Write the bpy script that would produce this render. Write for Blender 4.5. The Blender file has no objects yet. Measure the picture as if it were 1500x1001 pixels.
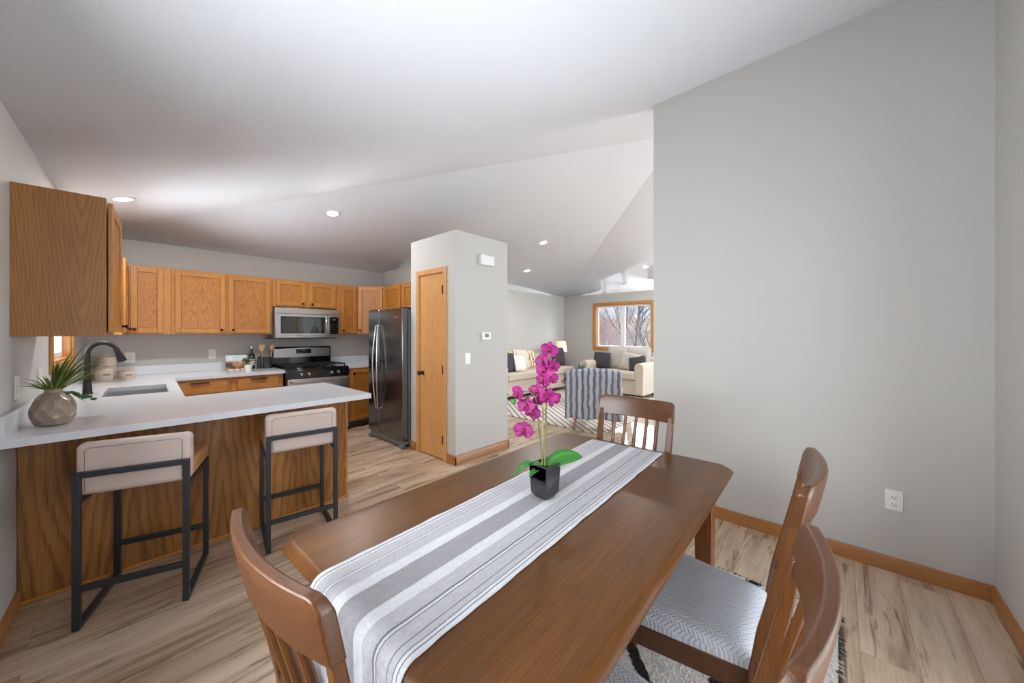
import bpy, math, random
from mathutils import Vector, Matrix, Euler
PI = math.pi
rad = math.radians
random.seed(7)
SC = bpy.context.scene
COL = SC.collection

# ------------------------------------------------------------------ camera
cam_d = bpy.data.cameras.new('camera')
cam = bpy.data.objects.new('camera', cam_d); COL.objects.link(cam)
cam.location = (0, 0, 1.39)
cam.rotation_euler = (PI/2, 0, -rad(47.9))
cam_d.sensor_width = 36; cam_d.lens = 529/1500*36
cam_d.shift_y = -12.5/1500
cam_d.clip_start = 0.02; cam_d.clip_end = 200
SC.camera = cam

# ------------------------------------------------------------------ world, sun, daylight, exposure
SC.view_settings.view_transform = 'Standard'
SC.view_settings.look = 'None'
SC.view_settings.gamma = 1
SC.view_settings.use_curve_mapping = False
SC.view_settings.exposure = 0.05
SC.cycles.diffuse_bounces = 9; SC.cycles.max_bounces = 16; SC.cycles.caustics_reflective = False; SC.cycles.caustics_refractive = False
w = bpy.data.worlds.new('winter_sky'); SC.world = w; w.use_nodes = True
wn = w.node_tree.nodes; wl = w.node_tree.links
bg = wn['Background']; bg.inputs[1].default_value = 1.3
tc = wn.new('ShaderNodeTexCoord'); sx = wn.new('ShaderNodeSeparateXYZ'); cr = wn.new('ShaderNodeValToRGB')
wl.new(tc.outputs['Generated'], sx.inputs[0]); wl.new(sx.outputs[2], cr.inputs[0]); wl.new(cr.outputs[0], bg.inputs[0])
cr.color_ramp.elements[0].position = .3; cr.color_ramp.elements[0].color = (.95, .97, 1, 1); cr.color_ramp.elements[1].color = (.62, .78, 1, 1)

def lamp(kind, name, loc, rot, energy, color=(1, 1, 1), **k):
    d = bpy.data.lights.new(name, kind); d.energy = energy; d.color = color
    for a, b in k.items(): setattr(d, a, b)
    o = bpy.data.objects.new(name, d); COL.objects.link(o); o.location = loc; o.rotation_euler = rot
    return o
def aim(d): return Vector(d).to_track_quat('-Z', 'Y').to_euler()
lamp('SUN', 'low_winter_sun', (20, 10, 8), aim((-.9*math.cos(rad(20)), -.44*math.cos(rad(20)), -math.sin(rad(20)))), 5.0, (1, .95, .88), angle=rad(.6))
# daylight through the openings, plus lamps added to brighten the rooms
DAY = (.9, .955, 1)
lamp('AREA', 'daylight_patio_door', (1.1, -1.25, 1.0), aim((0, 1, .05)), 76, DAY, shape='RECTANGLE', size=2.4, size_y=2.2)
lamp('AREA', 'added_fill_left_wall', (-1.05, .95, 1.55), aim((1, .0, -.1)), 112, DAY, shape='RECTANGLE', size=1.6, size_y=1.3)  # added lamp outside an unseen window, brightens dining floor and right wall
lamp('AREA', 'daylight_sink_window', (-1.05, 4.45, 1.3), aim((1, 0, .1)), 40, DAY, shape='RECTANGLE', size=1.8, size_y=1.6)
lamp('AREA', 'added_uplight_sink_window', (-2.9, 4.6, .05), aim((2.6, 0, 1.6)), 300, DAY, shape='RECTANGLE', size=3.6, size_y=1.8)  # added lamp aimed up like snow glow, brightens the kitchen ceiling
lamp('AREA', 'added_fill_far_wall', (10.2, 1.2, 2.6), aim((-1, 0, -.3)), 360, DAY, shape='RECTANGLE', size=3.0, size_y=2.0)  # added lamp at an unseen far wall window, brightens the living room
lamp('AREA', 'added_fill_living_south', (7.2, -3.9, .9), aim((.1, 1, .35)), 420, DAY, shape='RECTANGLE', size=3.6, size_y=2.3)  # extra lamp behind an unseen door, fills the living room

# ------------------------------------------------------------------ helpers
def thing(name, label, cat, loc=(0, 0, 0), rz=0, group=None):
    o = bpy.data.objects.new(name, None); COL.objects.link(o)
    o.location = loc; o.rotation_euler = (0, 0, rz); o.empty_display_size = .1
    o['label'] = label; o['category'] = cat
    if group: o['group'] = group
    return o
def tag(o, label, cat, group=None):
    o['label'] = label; o['category'] = cat
    if group: o['group'] = group
    return o
def copy_tree(o, parent=None):
    c = o.copy(); COL.objects.link(c)
    if parent is not None: c.parent = parent
    for ch in list(o.children): copy_tree(ch, c)
    return c
def dup(o, loc, rz, label, group=None):
    c = copy_tree(o); c.location = loc; c.rotation_euler = (0, 0, rz); c['label'] = label
    if group: c['group'] = group
    return c

class MB:
    def __init__(s): s.v = []; s.f = []; s.m = []; s.mi = 0
    def add(s, vs, fs):
        n = len(s.v); s.v += [tuple(p) for p in vs]
        for f in fs: s.f.append(tuple(n+i for i in f)); s.m.append(s.mi)
        return s
    def box(s, x0, y0, z0, x1, y1, z1):
        x0, x1 = min(x0, x1), max(x0, x1); y0, y1 = min(y0, y1), max(y0, y1); z0, z1 = min(z0, z1), max(z0, z1)
        return s.add([(x0, y0, z0), (x1, y0, z0), (x1, y1, z0), (x0, y1, z0), (x0, y0, z1), (x1, y0, z1), (x1, y1, z1), (x0, y1, z1)],
              [(0, 3, 2, 1), (4, 5, 6, 7), (0, 1, 5, 4), (1, 2, 6, 5), (2, 3, 7, 6), (3, 0, 4, 7)])
    def bar(s, p0, p1, wx, wy=None, w1=None, up=(0, 0, 1)):
        """square bar from p0 to p1"""
        wy = wy or wx; p0 = Vector(p0); p1 = Vector(p1); d = (p1-p0).normalized(); u = Vector(up)
        if abs(d.dot(u)) > .95: u = Vector((0, 1, 0))
        a = d.cross(u).normalized(); b = a.cross(d).normalized(); k = w1 if w1 else 1
        vs = []
        for p, q in ((p0, 1), (p1, k)):
            for i, j in ((-1, -1), (1, -1), (1, 1), (-1, 1)): vs.append(p+a*i*wx/2*q+b*j*wy/2*q)
        return s.add(vs, [(0, 1, 2, 3), (7, 6, 5, 4), (0, 4, 5, 1), (1, 5, 6, 2), (2, 6, 7, 3), (3, 7, 4, 0)])
    def prism(s, poly, z0, z1, ax='z'):
        n = len(poly); vs = []
        for z in (z0, z1):
            for a, b in poly: vs.append({'z': (a, b, z), 'y': (a, z, b), 'x': (z, a, b)}[ax])
        fs = [tuple(range(n-1, -1, -1)), tuple(range(n, 2*n))]+[(i, (i+1) % n, n+(i+1) % n, n+i) for i in range(n)]
        return s.add(vs, fs)
    def lathe(s, prof, c=(0, 0, 0), n=24, ax='z', fn=None):
        vs = []; m = len(prof); c = Vector(c)
        for r, z in prof:
            for i in range(n):
                t = 2*PI*i/n; rr = fn(r, z, t) if fn else r
                q = (rr*math.cos(t), rr*math.sin(t), z)
                q = {'z': q, 'y': (q[0], q[2], q[1]), 'x': (q[2], q[0], q[1])}[ax]
                vs.append(c+Vector(q))
        fs = [(j*n+i, j*n+(i+1) % n, (j+1)*n+(i+1) % n, (j+1)*n+i) for j in range(m-1) for i in range(n)]
        fs += [tuple(range(n-1, -1, -1)), tuple((m-1)*n+i for i in range(n))]
        return s.add(vs, fs)
    def tube(s, pts, r, n=10, cap=True):
        pts = [Vector(p) for p in pts]; m = len(pts); rs = r if isinstance(r, (list, tuple)) else [r]*m
        vs = []; prev = None
        for i, p in enumerate(pts):
            d = (pts[min(i+1, m-1)]-pts[max(i-1, 0)]).normalized()
            if prev is None:
                u = Vector((0, 0, 1)) if abs(d.z) < .9 else Vector((1, 0, 0)); a = d.cross(u).normalized()
            else: a = (prev-d*prev.dot(d)).normalized()
            prev = a; b = d.cross(a)
            for k in range(n): vs.append(p+a*math.cos(2*PI*k/n)*rs[i]+b*math.sin(2*PI*k/n)*rs[i])
        fs = [(j*n+i, j*n+(i+1) % n, (j+1)*n+(i+1) % n, (j+1)*n+i) for j in range(m-1) for i in range(n)]
        if cap: fs += [tuple(range(n-1, -1, -1)), tuple((m-1)*n+i for i in range(n))]
        return s.add(vs, fs)
    def grid(s, fn, nu, nv):
        vs = [fn(i/nu, j/nv) for j in range(nv+1) for i in range(nu+1)]
        return s.add(vs, [(j*(nu+1)+i, j*(nu+1)+i+1, (j+1)*(nu+1)+i+1, (j+1)*(nu+1)+i) for j in range(nv) for i in range(nu)])
    def ball(s, c, rx, ry=None, rz=None, n=16, m=10, p=1.0):
        ry = ry or rx; rz = rz or rx; c = Vector(c)
        sg = lambda v: math.copysign(abs(v)**p, v)
        vs = []
        for j in range(m+1):
            a = -PI/2+PI*j/m
            for i in range(n):
                t = 2*PI*i/n
                vs.append(c+Vector((rx*sg(math.cos(a))*sg(math.cos(t)), ry*sg(math.cos(a))*sg(math.sin(t)), rz*sg(math.sin(a)))))
        fs = [(j*n+i, j*n+(i+1) % n, (j+1)*n+(i+1) % n, (j+1)*n+i) for j in range(m) for i in range(n)]
        return s.add(vs, fs)
    def xf(s, M):
        s.v = [tuple(M @ Vector(p)) for p in s.v]; return s
    def build(s, name, mat, parent=None, bevel=0, seg=2, solid=0, sub=0, sharp=35, world=False, loc=None, rz=0):
        me = bpy.data.meshes.new(name); me.from_pydata(s.v, [], s.f)
        mats = mat if isinstance(mat, (list, tuple)) else [mat]
        for m in mats: me.materials.append(m)
        for p, i in zip(me.polygons, s.m): p.material_index = i
        if world and parent is not None:
            r = parent
            while r.parent: r = r.parent
            M = (Matrix.Translation(r.location) @ r.rotation_euler.to_matrix().to_4x4()).inverted(); me.transform(M)
        if loc is not None: me.transform((Matrix.Translation(loc) @ Matrix.Rotation(rz, 4, 'Z')).inverted())
        me.update(); me.validate()
        me.polygons.foreach_set('use_smooth', [True]*len(me.polygons))
        me.set_sharp_from_angle(angle=rad(sharp))
        o = bpy.data.objects.new(name, me); COL.objects.link(o)
        if loc is not None: o.location = loc; o.rotation_euler = (0, 0, rz)
        if parent is not None: o.parent = parent
        if sub:
            q = o.modifiers.new('sub', 'SUBSURF'); q.levels = sub; q.render_levels = sub
        if solid:
            q = o.modifiers.new('solid', 'SOLIDIFY'); q.thickness = solid; q.offset = 0
        if bevel:
            q = o.modifiers.new('bevel', 'BEVEL'); q.width = bevel; q.segments = seg; q.limit_method = 'ANGLE'; q.angle_limit = rad(30)
        return o
def struct(o): o['kind'] = 'structure'; return o

# ------------------------------------------------------------------ materials
def srgb(r, g, b):
    f = lambda c: (c/255)/12.92 if c/255 <= .04045 else ((c/255+.055)/1.055)**2.4
    return (f(r), f(g), f(b), 1)
class NT:
    def __init__(s, name):
        s.m = bpy.data.materials.new(name); s.m.use_nodes = True; s.t = s.m.node_tree; s.b = s.t.nodes['Principled BSDF']
    def n(s, typ, **k):
        o = s.t.nodes.new('ShaderNode'+typ)
        for a, b in k.items():
            if a == 'i':
                for x, y in b.items(): o.inputs[x].default_value = y
            else: setattr(o, a, b)
        return o
    def l(s, a, b): s.t.links.new(a, b)
    def ramp(s, inp, stops, interp='LINEAR'):
        r = s.n('ValToRGB'); r.color_ramp.interpolation = interp
        e = r.color_ramp.elements
        while len(e) < len(stops): e.new(.5)
        for x, (p, c) in zip(e, stops): x.position = p; x.color = c if len(c) == 4 else (*c, 1)
        s.l(inp, r.inputs[0]); return r
    def mapping(s, scale=(1, 1, 1), rot=(0, 0, 0), loc=(0, 0, 0), src='Object'):
        c = s.n('TexCoord'); m = s.n('Mapping'); m.inputs['Scale'].default_value = scale
        m.inputs['Rotation'].default_value = rot; m.inputs['Location'].default_value = loc
        s.l(c.outputs[src], m.inputs[0]); return m
    def bump(s, h, strength, dist=.01):
        b = s.n('Bump'); b.inputs['Strength'].default_value = strength; b.inputs['Distance'].default_value = dist
        s.l(h, b.inputs['Height']); s.l(b.outputs[0], s.b.inputs['Normal']); return b
    def mix(s, fac, a, b, mode='MIX'):
        x = s.n('Mix', data_type='RGBA', blend_type=mode)
        for v, i in ((fac, 0), (a, 6), (b, 7)):
            if isinstance(v, (int, float, tuple)): x.inputs[i].default_value = v
            else: s.l(v, x.inputs[i])
        return x.outputs[2]
    def math(s, op, a, b=None):
        x = s.n('Math', operation=op)
        for v, i in ((a, 0), (b, 1)):
            if v is None: continue
            if isinstance(v, (int, float)): x.inputs[i].default_value = v
            else: s.l(v, x.inputs[i])
        return x.outputs[0]
def plain(name, col, rough=.5, metal=0, bump=0, bscale=200, var=0, emit=None, es=0, spec=.5, coat=0):
    t = NT(name); t.b.inputs['Base Color'].default_value = col; t.b.inputs['Roughness'].default_value = rough
    t.b.inputs['Metallic'].default_value = metal; t.b.inputs['Specular IOR Level'].default_value = spec
    t.b.inputs['Coat Weight'].default_value = coat
    m = t.mapping(); no = t.n('Texture' if False else 'TexNoise', i={'Scale': bscale, 'Detail': 3}); t.l(m.outputs[0], no.inputs[0])
    if bump: t.bump(no.outputs[0], bump, .004)
    if var:
        n2 = t.n('TexNoise', i={'Scale': 5, 'Detail': 4}); t.l(m.outputs[0], n2.inputs[0])
        lo = tuple(c*(1-var) for c in col[:3])+(1,); hi = tuple(min(1, c*(1+var)) for c in col[:3])+(1,)
        r = t.ramp(n2.outputs[0], [(.3, lo), (.7, hi)]); t.l(r.outputs[0], t.b.inputs['Base Color'])
    if emit: t.b.inputs['Emission Color'].default_value = emit; t.b.inputs['Emission Strength'].default_value = es
    return t.m
def wood(name, light, dark, axis='Z', sc=1.0, rough=.38, fig=.5, off=0.0, pores=.35, freq=9, coat=.15, var=.3):
    """plain sawn timber: wide figure from distorted bands, fine pores stretched along the grain"""
    t = NT(name); g = .10
    st = {'X': (g, 1, 1), 'Y': (1, g, 1), 'Z': (1, 1, g)}[axis]
    m = t.mapping(scale=tuple(v*sc for v in st), loc=(off, off*.7, off*.3))
    no = t.n('TexNoise', i={'Scale': 3.2, 'Detail': 3, 'Roughness': .55, 'Distortion': .3}); t.l(m.outputs[0], no.inputs[0])
    fr = t.math('FRACT', t.math('MULTIPLY', no.outputs[0], freq*2))
    tri = t.math('ABSOLUTE', t.math('SUBTRACT', fr, .5))      # 0..0.5 triangle = growth rings
    rings = t.ramp(tri, [(0.0, (1, 1, 1)), (.12, (.35, .35, .35)), (.5, (0, 0, 0))])
    fs = {'X': (3, 150, 150), 'Y': (150, 3, 150), 'Z': (150, 150, 3)}[axis]
    m2 = t.mapping(scale=tuple(v*sc for v in fs)); n2 = t.n('TexNoise', i={'Scale': 1, 'Detail': 4, 'Roughness': .6}); t.l(m2.outputs[0], n2.inputs[0])
    po = t.ramp(n2.outputs[0], [(.42, (1, 1, 1)), (.62, (0, 0, 0))])
    n3 = t.n('TexNoise', i={'Scale': 1.6, 'Detail': 2}); t.l(m.outputs[0], n3.inputs[0])
    mid = tuple(a*.55+b*.45 for a, b in zip(light, dark))
    base = t.ramp(n3.outputs[0], [(.3, tuple(a*(1-var)+b*var for a, b in zip(light, dark))), (.7, light)])
    c1 = t.mix(t.math('MULTIPLY', rings.outputs[0], fig), base.outputs[0], dark)
    c2 = t.mix(t.math('MULTIPLY', po.outputs[0], pores), c1, dark)
    t.l(c2, t.b.inputs['Base Color']); t.b.inputs['Roughness'].default_value = rough
    t.b.inputs['Coat Weight'].default_value = coat; t.b.inputs['Coat Roughness'].default_value = .25
    t.bump(po.outputs[0], .08, .002)
    return t.m
def arches(name, light, dark, h, c, a, b, freq, period=0, rough=.4, fig=.7, wob=.05, coat=.12, var=.3):
    """flat sawn veneer: nested arches around x = c, tight straight grain away from it"""
    t = NT(name); m = t.mapping(); sp = t.n('SeparateXYZ'); t.l(m.outputs[0], sp.inputs[0])
    ns = t.mapping(scale=(7, 7, 1.2)); n1 = t.n('TexNoise', i={'Scale': 1, 'Detail': 3, 'Roughness': .55}); t.l(ns.outputs[0], n1.inputs[0])
    x = t.math('SUBTRACT', sp.outputs[h], c)
    if period: x = t.math('SUBTRACT', t.math('PINGPONG', t.math('ADD', x, 10*period), period), period*.5)
    q = t.math('SUBTRACT', t.math('MULTIPLY', t.math('SQRT', t.math('ADD', t.math('MULTIPLY', x, x), .0006)), a), t.math('MULTIPLY', sp.outputs[2], b))
    q = t.math('ADD', q, t.math('MULTIPLY', n1.outputs[0], wob))
    fr = t.math('FRACT', t.math('MULTIPLY', q, freq))
    rg = t.ramp(fr, [(0, (1, 1, 1)), (.28, (.3, .3, .3)), (.7, (0, 0, 0)), (1, (.9, .9, .9))])
    m2 = t.mapping(scale=(240, 240, 5)); n2 = t.n('TexNoise', i={'Scale': 1, 'Detail': 4, 'Roughness': .6}); t.l(m2.outputs[0], n2.inputs[0])
    po = t.ramp(n2.outputs[0], [(.42, (1, 1, 1)), (.6, (0, 0, 0))])
    m3 = t.mapping(scale=(5, 5, .6)); n3 = t.n('TexNoise', i={'Scale': 1, 'Detail': 2}); t.l(m3.outputs[0], n3.inputs[0])
    base = t.ramp(n3.outputs[0], [(.32, tuple(p*(1-var)+q_*var for p, q_ in zip(light, dark))), (.68, light)])
    c1 = t.mix(t.math('MULTIPLY', t.math('MULTIPLY', rg.outputs[0], fig), t.math('ADD', t.math('MULTIPLY', po.outputs[0], .5), .5)), base.outputs[0], dark)
    c2 = t.mix(t.math('MULTIPLY', po.outputs[0], .3), c1, dark)
    t.l(c2, t.b.inputs['Base Color']); t.b.inputs['Roughness'].default_value = rough
    t.b.inputs['Coat Weight'].default_value = coat; t.b.inputs['Coat Roughness'].default_value = .25
    return t.m
def floor_mat():
    t = NT('oak_plank_flooring')
    m = t.mapping(loc=(.25, .07, 0))
    br = t.n('TexBrick', i={'Scale': 1.0, 'Brick Width': 1.22, 'Row Height': .181, 'Mortar Size': .0012, 'Mortar Smooth': .2, 'Bias': 0.0,
                            'Color1': (0, 0, 0, 1), 'Color2': (1, 1, 1, 1), 'Mortar': (.5, .5, .5, 1)}, offset=.37, offset_frequency=2)
    t.l(m.outputs[0], br.inputs[0])
    # per plank offset so the figure does not run across joints
    cx = t.n('CombineXYZ'); t.l(t.math('MULTIPLY', br.outputs[0], 13.0), cx.inputs[0]); t.l(t.math('MULTIPLY', br.outputs[0], 7.0), cx.inputs[1])
    va = t.n('VectorMath', operation='ADD'); t.l(m.outputs[0], va.inputs[0]); t.l(cx.outputs[0], va.inputs[1])
    ms = t.n('Mapping'); ms.inputs['Scale'].default_value = (.55, 6, 1); t.l(va.outputs[0], ms.inputs[0])
    n1 = t.n('TexNoise', i={'Scale': 1.6, 'Detail': 5, 'Roughness': .6, 'Distortion': .6}); t.l(ms.outputs[0], n1.inputs[0])
    ms2 = t.n('Mapping'); ms2.inputs['Scale'].default_value = (4, 90, 1); t.l(va.outputs[0], ms2.inputs[0])
    n2 = t.n('TexNoise', i={'Scale': 1, 'Detail': 4, 'Roughness': .65}); t.l(ms2.outputs[0], n2.inputs[0])
    base = t.ramp(n1.outputs[0], [(.28, srgb(148, 124, 102)), (.42, srgb(192, 168, 144)), (.56, srgb(212, 191, 168)), (.8, srgb(224, 207, 186))])
    tone = t.ramp(br.outputs[0], [(0, (.80, .76, .72)), (.5, (.95, .93, .91)), (1, (1.0, 1.0, 1.0))])
    c1 = t.mix(1.0, base.outputs[0], tone.outputs[0], 'MULTIPLY')
    fib = t.ramp(n2.outputs[0], [(.4, (.86, .84, .82)), (.6, (1, 1, 1))])
    c2 = t.mix(.8, c1, fib.outputs[0], 'MULTIPLY')
    # knots and dark mineral streaks
    ms3 = t.n('Mapping'); ms3.inputs['Scale'].default_value = (1.1, 11, 1); ms3.inputs['Location'].default_value = (3.1, 1.7, 0); t.l(va.outputs[0], ms3.inputs[0])
    n3 = t.n('TexNoise', i={'Scale': 1.5, 'Detail': 6, 'Roughness': .62, 'Distortion': 1.3}); t.l(ms3.outputs[0], n3.inputs[0])
    kn = t.ramp(n3.outputs[0], [(.545, (0, 0, 0)), (.60, (.5, .5, .5)), (.67, (1, 1, 1))])
    c3 = t.mix(t.math('MULTIPLY', kn.outputs[0], .8), c2, srgb(92, 68, 50))
    c4 = t.mix(t.math('MULTIPLY', br.outputs['Fac'], .55), c3, srgb(96, 74, 56))
    t.l(c4, t.b.inputs['Base Color']); t.b.inputs['Roughness'].default_value = .42
    t.bump(t.math('SUBTRACT', 1.0, br.outputs['Fac']), .25, .002)
    return t.m
def runner_mat():
    t = NT('striped_linen'); m = t.mapping(); sp = t.n('SeparateXYZ'); t.l(m.outputs[0], sp.inputs[0])
    u = t.math('DIVIDE', t.math('SUBTRACT', .2, sp.outputs[1]), .4)
    W = srgb(216, 217, 221); L = srgb(188, 187, 191); G = srgb(150, 150, 158); D = srgb(128, 130, 142); K = srgb(160, 158, 162)
    st = [(0, W), (.03, D), (.04, W), (.055, L), (.15, G), (.16, W), (.172, G), (.182, L), (.28, W), (.37, K), (.56, W), (.65, L), (.755, D), (.772, W), (.786, D), (.796, L), (.885, D), (.893, L), (.93, D), (.938, W), (.958, D), (.966, W)]
    r = t.ramp(u, st, 'CONSTANT')
    mm = t.mapping(scale=(900, 60, 60)); n = t.n('TexNoise', i={'Scale': 1, 'Detail': 2}); t.l(mm.outputs[0], n.inputs[0])
    m3 = t.mapping(scale=(40, 700, 40)); n3 = t.n('TexNoise', i={'Scale': 1, 'Detail': 2}); t.l(m3.outputs[0], n3.inputs[0])
    s = t.math('MULTIPLY', t.math('ADD', n.outputs[0], n3.outputs[0]), .5)
    f = t.ramp(s, [(.38, (.8, .8, .81)), (.6, (1.04, 1.04, 1.04))])
    t.l(t.mix(1.0, r.outputs[0], f.outputs[0], 'MULTIPLY'), t.b.inputs['Base Color']); t.b.inputs['Roughness'].default_value = .9
    t.b.inputs['Specular IOR Level'].default_value = .2
    t.bump(s, .25, .002); return t.m
def weave_mat():
    """basket of short strokes at 45 degrees, like the woven seat cloth"""
    t = NT('basket_woven_seat_cloth')
    ck = t.mapping(rot=(0, 0, PI/4)); sp = t.n('SeparateXYZ'); t.l(ck.outputs[0], sp.inputs[0])
    S = 105.0
    x = t.math('MULTIPLY', sp.outputs[0], S); y = t.math('MULTIPLY', sp.outputs[1], S)
    # herringbone-like: stripes shifted with each column
    fx = t.math('FLOOR', x); k = t.math('FRACT', t.math('DIVIDE', t.math('ADD', t.math('FLOOR', y), fx), 4.0))
    hor = t.math('LESS_THAN', k, .49)
    lx = t.math('ABSOLUTE', t.math('SUBTRACT', t.math('FRACT', x), .5)); ly = t.math('ABSOLUTE', t.math('SUBTRACT', t.math('FRACT', y), .5))
    a = t.math('MULTIPLY', lx, t.math('SUBTRACT', 1.0, hor)); b = t.math('MULTIPLY', ly, hor); d = t.math('ADD', a, b)
    r = t.ramp(d, [(0, srgb(196, 199, 206)), (.36, srgb(188, 191, 199)), (.49, srgb(134, 138, 150))])
    t.l(r.outputs[0], t.b.inputs['Base Color']); t.b.inputs['Roughness'].default_value = .85
    t.bump(t.math('SUBTRACT', .5, d), .5, .003); return t.m
def stripes_mat(name, base, line, freq, width, rot=0, wob=0.0, rough=.95, src='Object', axis=0):
    t = NT(name); m = t.mapping(rot=(0, 0, rot), src=src); sp = t.n('SeparateXYZ'); t.l(m.outputs[0], sp.inputs[0])
    n = t.n('TexNoise', i={'Scale': 9, 'Detail': 3}); t.l(m.outputs[0], n.inputs[0])
    x = t.math('ADD', t.math('MULTIPLY', sp.outputs[axis], freq), t.math('MULTIPLY', n.outputs[0], wob))
    d = t.math('ABSOLUTE', t.math('SUBTRACT', t.math('FRACT', x), .5))
    r = t.ramp(d, [(max(0, width-.03), line), (width+.03, base)]); t.l(r.outputs[0], t.b.inputs['Base Color'])
    n2 = t.n('TexNoise', i={'Scale': 160, 'Detail': 2}); t.l(m.outputs[0], n2.inputs[0]); t.bump(n2.outputs[0], .4, .004)
    t.b.inputs['Roughness'].default_value = rough; t.b.inputs['Specular IOR Level'].default_value = .2
    return t.m
def brushed(name, col, rough=.3, axis='Z'):
    t = NT(name); t.b.inputs['Metallic'].default_value = 1; t.b.inputs['Base Color'].default_value = col
    s = {'X': (2, 400, 400), 'Y': (400, 2, 400), 'Z': (400, 400, 2)}[axis]
    m = t.mapping(scale=s); n = t.n('TexNoise', i={'Scale': 1, 'Detail': 2}); t.l(m.outputs[0], n.inputs[0])
    mr = t.n('MapRange', i={'To Min': rough-.02, 'To Max': rough+.04}); t.l(n.outputs[0], mr.inputs[0]); t.l(mr.outputs[0], t.b.inputs['Roughness'])
    return t.m

M = {}
M['wall'] = plain('grey_wall_paint', srgb(192, 191, 188), .75, bump=.06, bscale=260)
M['ceiling'] = plain('white_textured_ceiling', srgb(236, 241, 248), .9, bump=.35, bscale=120)
M['floor'] = floor_mat()
OL, OD = srgb(214, 150, 74), srgb(138, 80, 26)
M['oak_z'] = wood('honey_oak_upright', OL, OD, 'Z', 2.4, fig=.45, freq=16, pores=.45)
M['oak_x'] = wood('honey_oak_lengthwise', OL, OD, 'X', 2.4, fig=.4, freq=12, off=3, pores=.45)
M['oak_panel'] = wood('honey_oak_panel', srgb(206, 140, 66), srgb(126, 70, 22), 'Z', 3.2, fig=.8, freq=12, off=9)
M['oak_side'] = arches('oak_veneer_side', srgb(176, 122, 66), srgb(104, 62, 26), 1, .085, 1.0, .09, 76, wob=.04, fig=.55)
M['oak_back'] = arches('oak_plywood_peninsula', srgb(190, 134, 66), srgb(96, 52, 20), 0, -.42, .8, .10, 26, period=.42, wob=.12, fig=.8, var=.55)
M['oak_door'] = wood('pale_oak_door', srgb(218, 166, 106), srgb(178, 122, 66), 'Z', 2.0, fig=.25, freq=9, off=2, pores=.5)
M['base_trim'] = wood('oak_baseboard_x', srgb(184, 128, 74), srgb(120, 74, 36), 'X', 2.0, fig=.45, off=1, freq=14)
M['base_trim_y'] = wood('oak_baseboard_y', srgb(184, 128, 74), srgb(120, 74, 36), 'Y', 2.0, fig=.45, off=1, freq=14)
M['table'] = wood('walnut_stained_table', srgb(128, 80, 34), srgb(46, 26, 8), 'X', 1.9, fig=.2, freq=7, rough=.36, coat=.05, pores=.35, var=.75)
M['table'].node_tree.nodes['Principled BSDF'].inputs['Specular IOR Level'].default_value = .3
M['table_z'] = wood('walnut_stained_leg', srgb(132, 74, 30), srgb(60, 30, 12), 'Z', 1.6, fig=.2, freq=4, rough=.28, coat=.3)
M['chair'] = wood('walnut_stained_chair', srgb(110, 66, 28), srgb(44, 25, 9), 'Z', 2.0, fig=.25, freq=6, rough=.33, coat=.15)
M['chair_x'] = wood('walnut_stained_crest', srgb(104, 62, 31), srgb(42, 25, 12), 'X', 2.0, fig=.2, freq=5, rough=.31, coat=.15)
M['runner'] = runner_mat(); M['weave'] = weave_mat()
M['quartz'] = plain('white_quartz', srgb(212, 216, 222), .16, var=.02)
M['steel'] = brushed('stainless_steel', (.62, .62, .63, 1), .28, 'X')
M['steel_z'] = brushed('stainless_steel_upright', (.66, .66, .67, 1), .25, 'Z')
M['dark_steel'] = brushed('dark_stainless_steel', (.22, .22, .23, 1), .2, 'Z')
M['fridge_side'] = plain('grey_enamel', srgb(112, 116, 122), .4)
M['black'] = plain('matte_black_metal', srgb(26, 26, 28), .42, bump=.05)
M['gloss_black'] = plain('gloss_black_enamel', srgb(14, 14, 15), .1, coat=.5)
M['iron'] = plain('cast_iron', srgb(24, 24, 25), .55, bump=.2)
M['dark_glass'] = plain('smoked_glass', srgb(46, 50, 48), .06, coat=.6)
M['frame_metal'] = plain('charcoal_powder_coat', srgb(52, 56, 62), .38, metal=.3, bump=.1, bscale=500)
M['leather'] = plain('blush_leather', srgb(200, 184, 176), .48, bump=.08, bscale=300)
M['leather_seat'] = plain('tan_leather', srgb(192, 140, 98), .45, bump=.08, bscale=300)
M['stitch'] = plain('brown_thread', srgb(120, 96, 84), .8)
M['white'] = plain('white_plastic', srgb(232, 232, 230), .35)
M['vinyl'] = plain('white_vinyl', srgb(236, 238, 242), .4)
M['slot'] = plain('dark_slot', srgb(60, 58, 56), .6)
M['lcd'] = plain('grey_display', srgb(92, 98, 96), .3)
M['bronze'] = plain('dark_bronze', srgb(52, 36, 26), .35, metal=.7)
M['cream'] = plain('cream_stoneware', srgb(222, 208, 192), .4, bump=.05)
M['letter'] = plain('grey_print', srgb(150, 136, 124), .7)
M['sofa'] = plain('cream_linen', srgb(198, 188, 174), .95, bump=.5, bscale=260, spec=.2)
M['pillow_dark'] = plain('charcoal_velvet', srgb(70, 68, 74), .9, bump=.3, spec=.2)
M['pillow_grey'] = plain('pale_grey_linen', srgb(182, 177, 170), .95, bump=.4, spec=.2)
M['pillow_white'] = plain('white_cotton', srgb(240, 236, 228), .95, bump=.3, spec=.2)
M['pillow_stripe'] = stripes_mat('ticking_stripe', srgb(222, 212, 198), srgb(160, 150, 142), 16, .1, wob=.1)
M['pillow_tan'] = stripes_mat('tan_leaf_print', srgb(218, 204, 176), srgb(150, 122, 84), 9, .16, wob=1.6)
M['throw'] = stripes_mat('ikat_throw', srgb(196, 199, 208), srgb(104, 108, 122), 11.5, .2, wob=.55, axis=1)
M['rug_line'] = stripes_mat('diagonal_line_rug', srgb(214, 208, 200), srgb(92, 88, 88), 11.0, .11, rot=rad(38), wob=.1)
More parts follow.
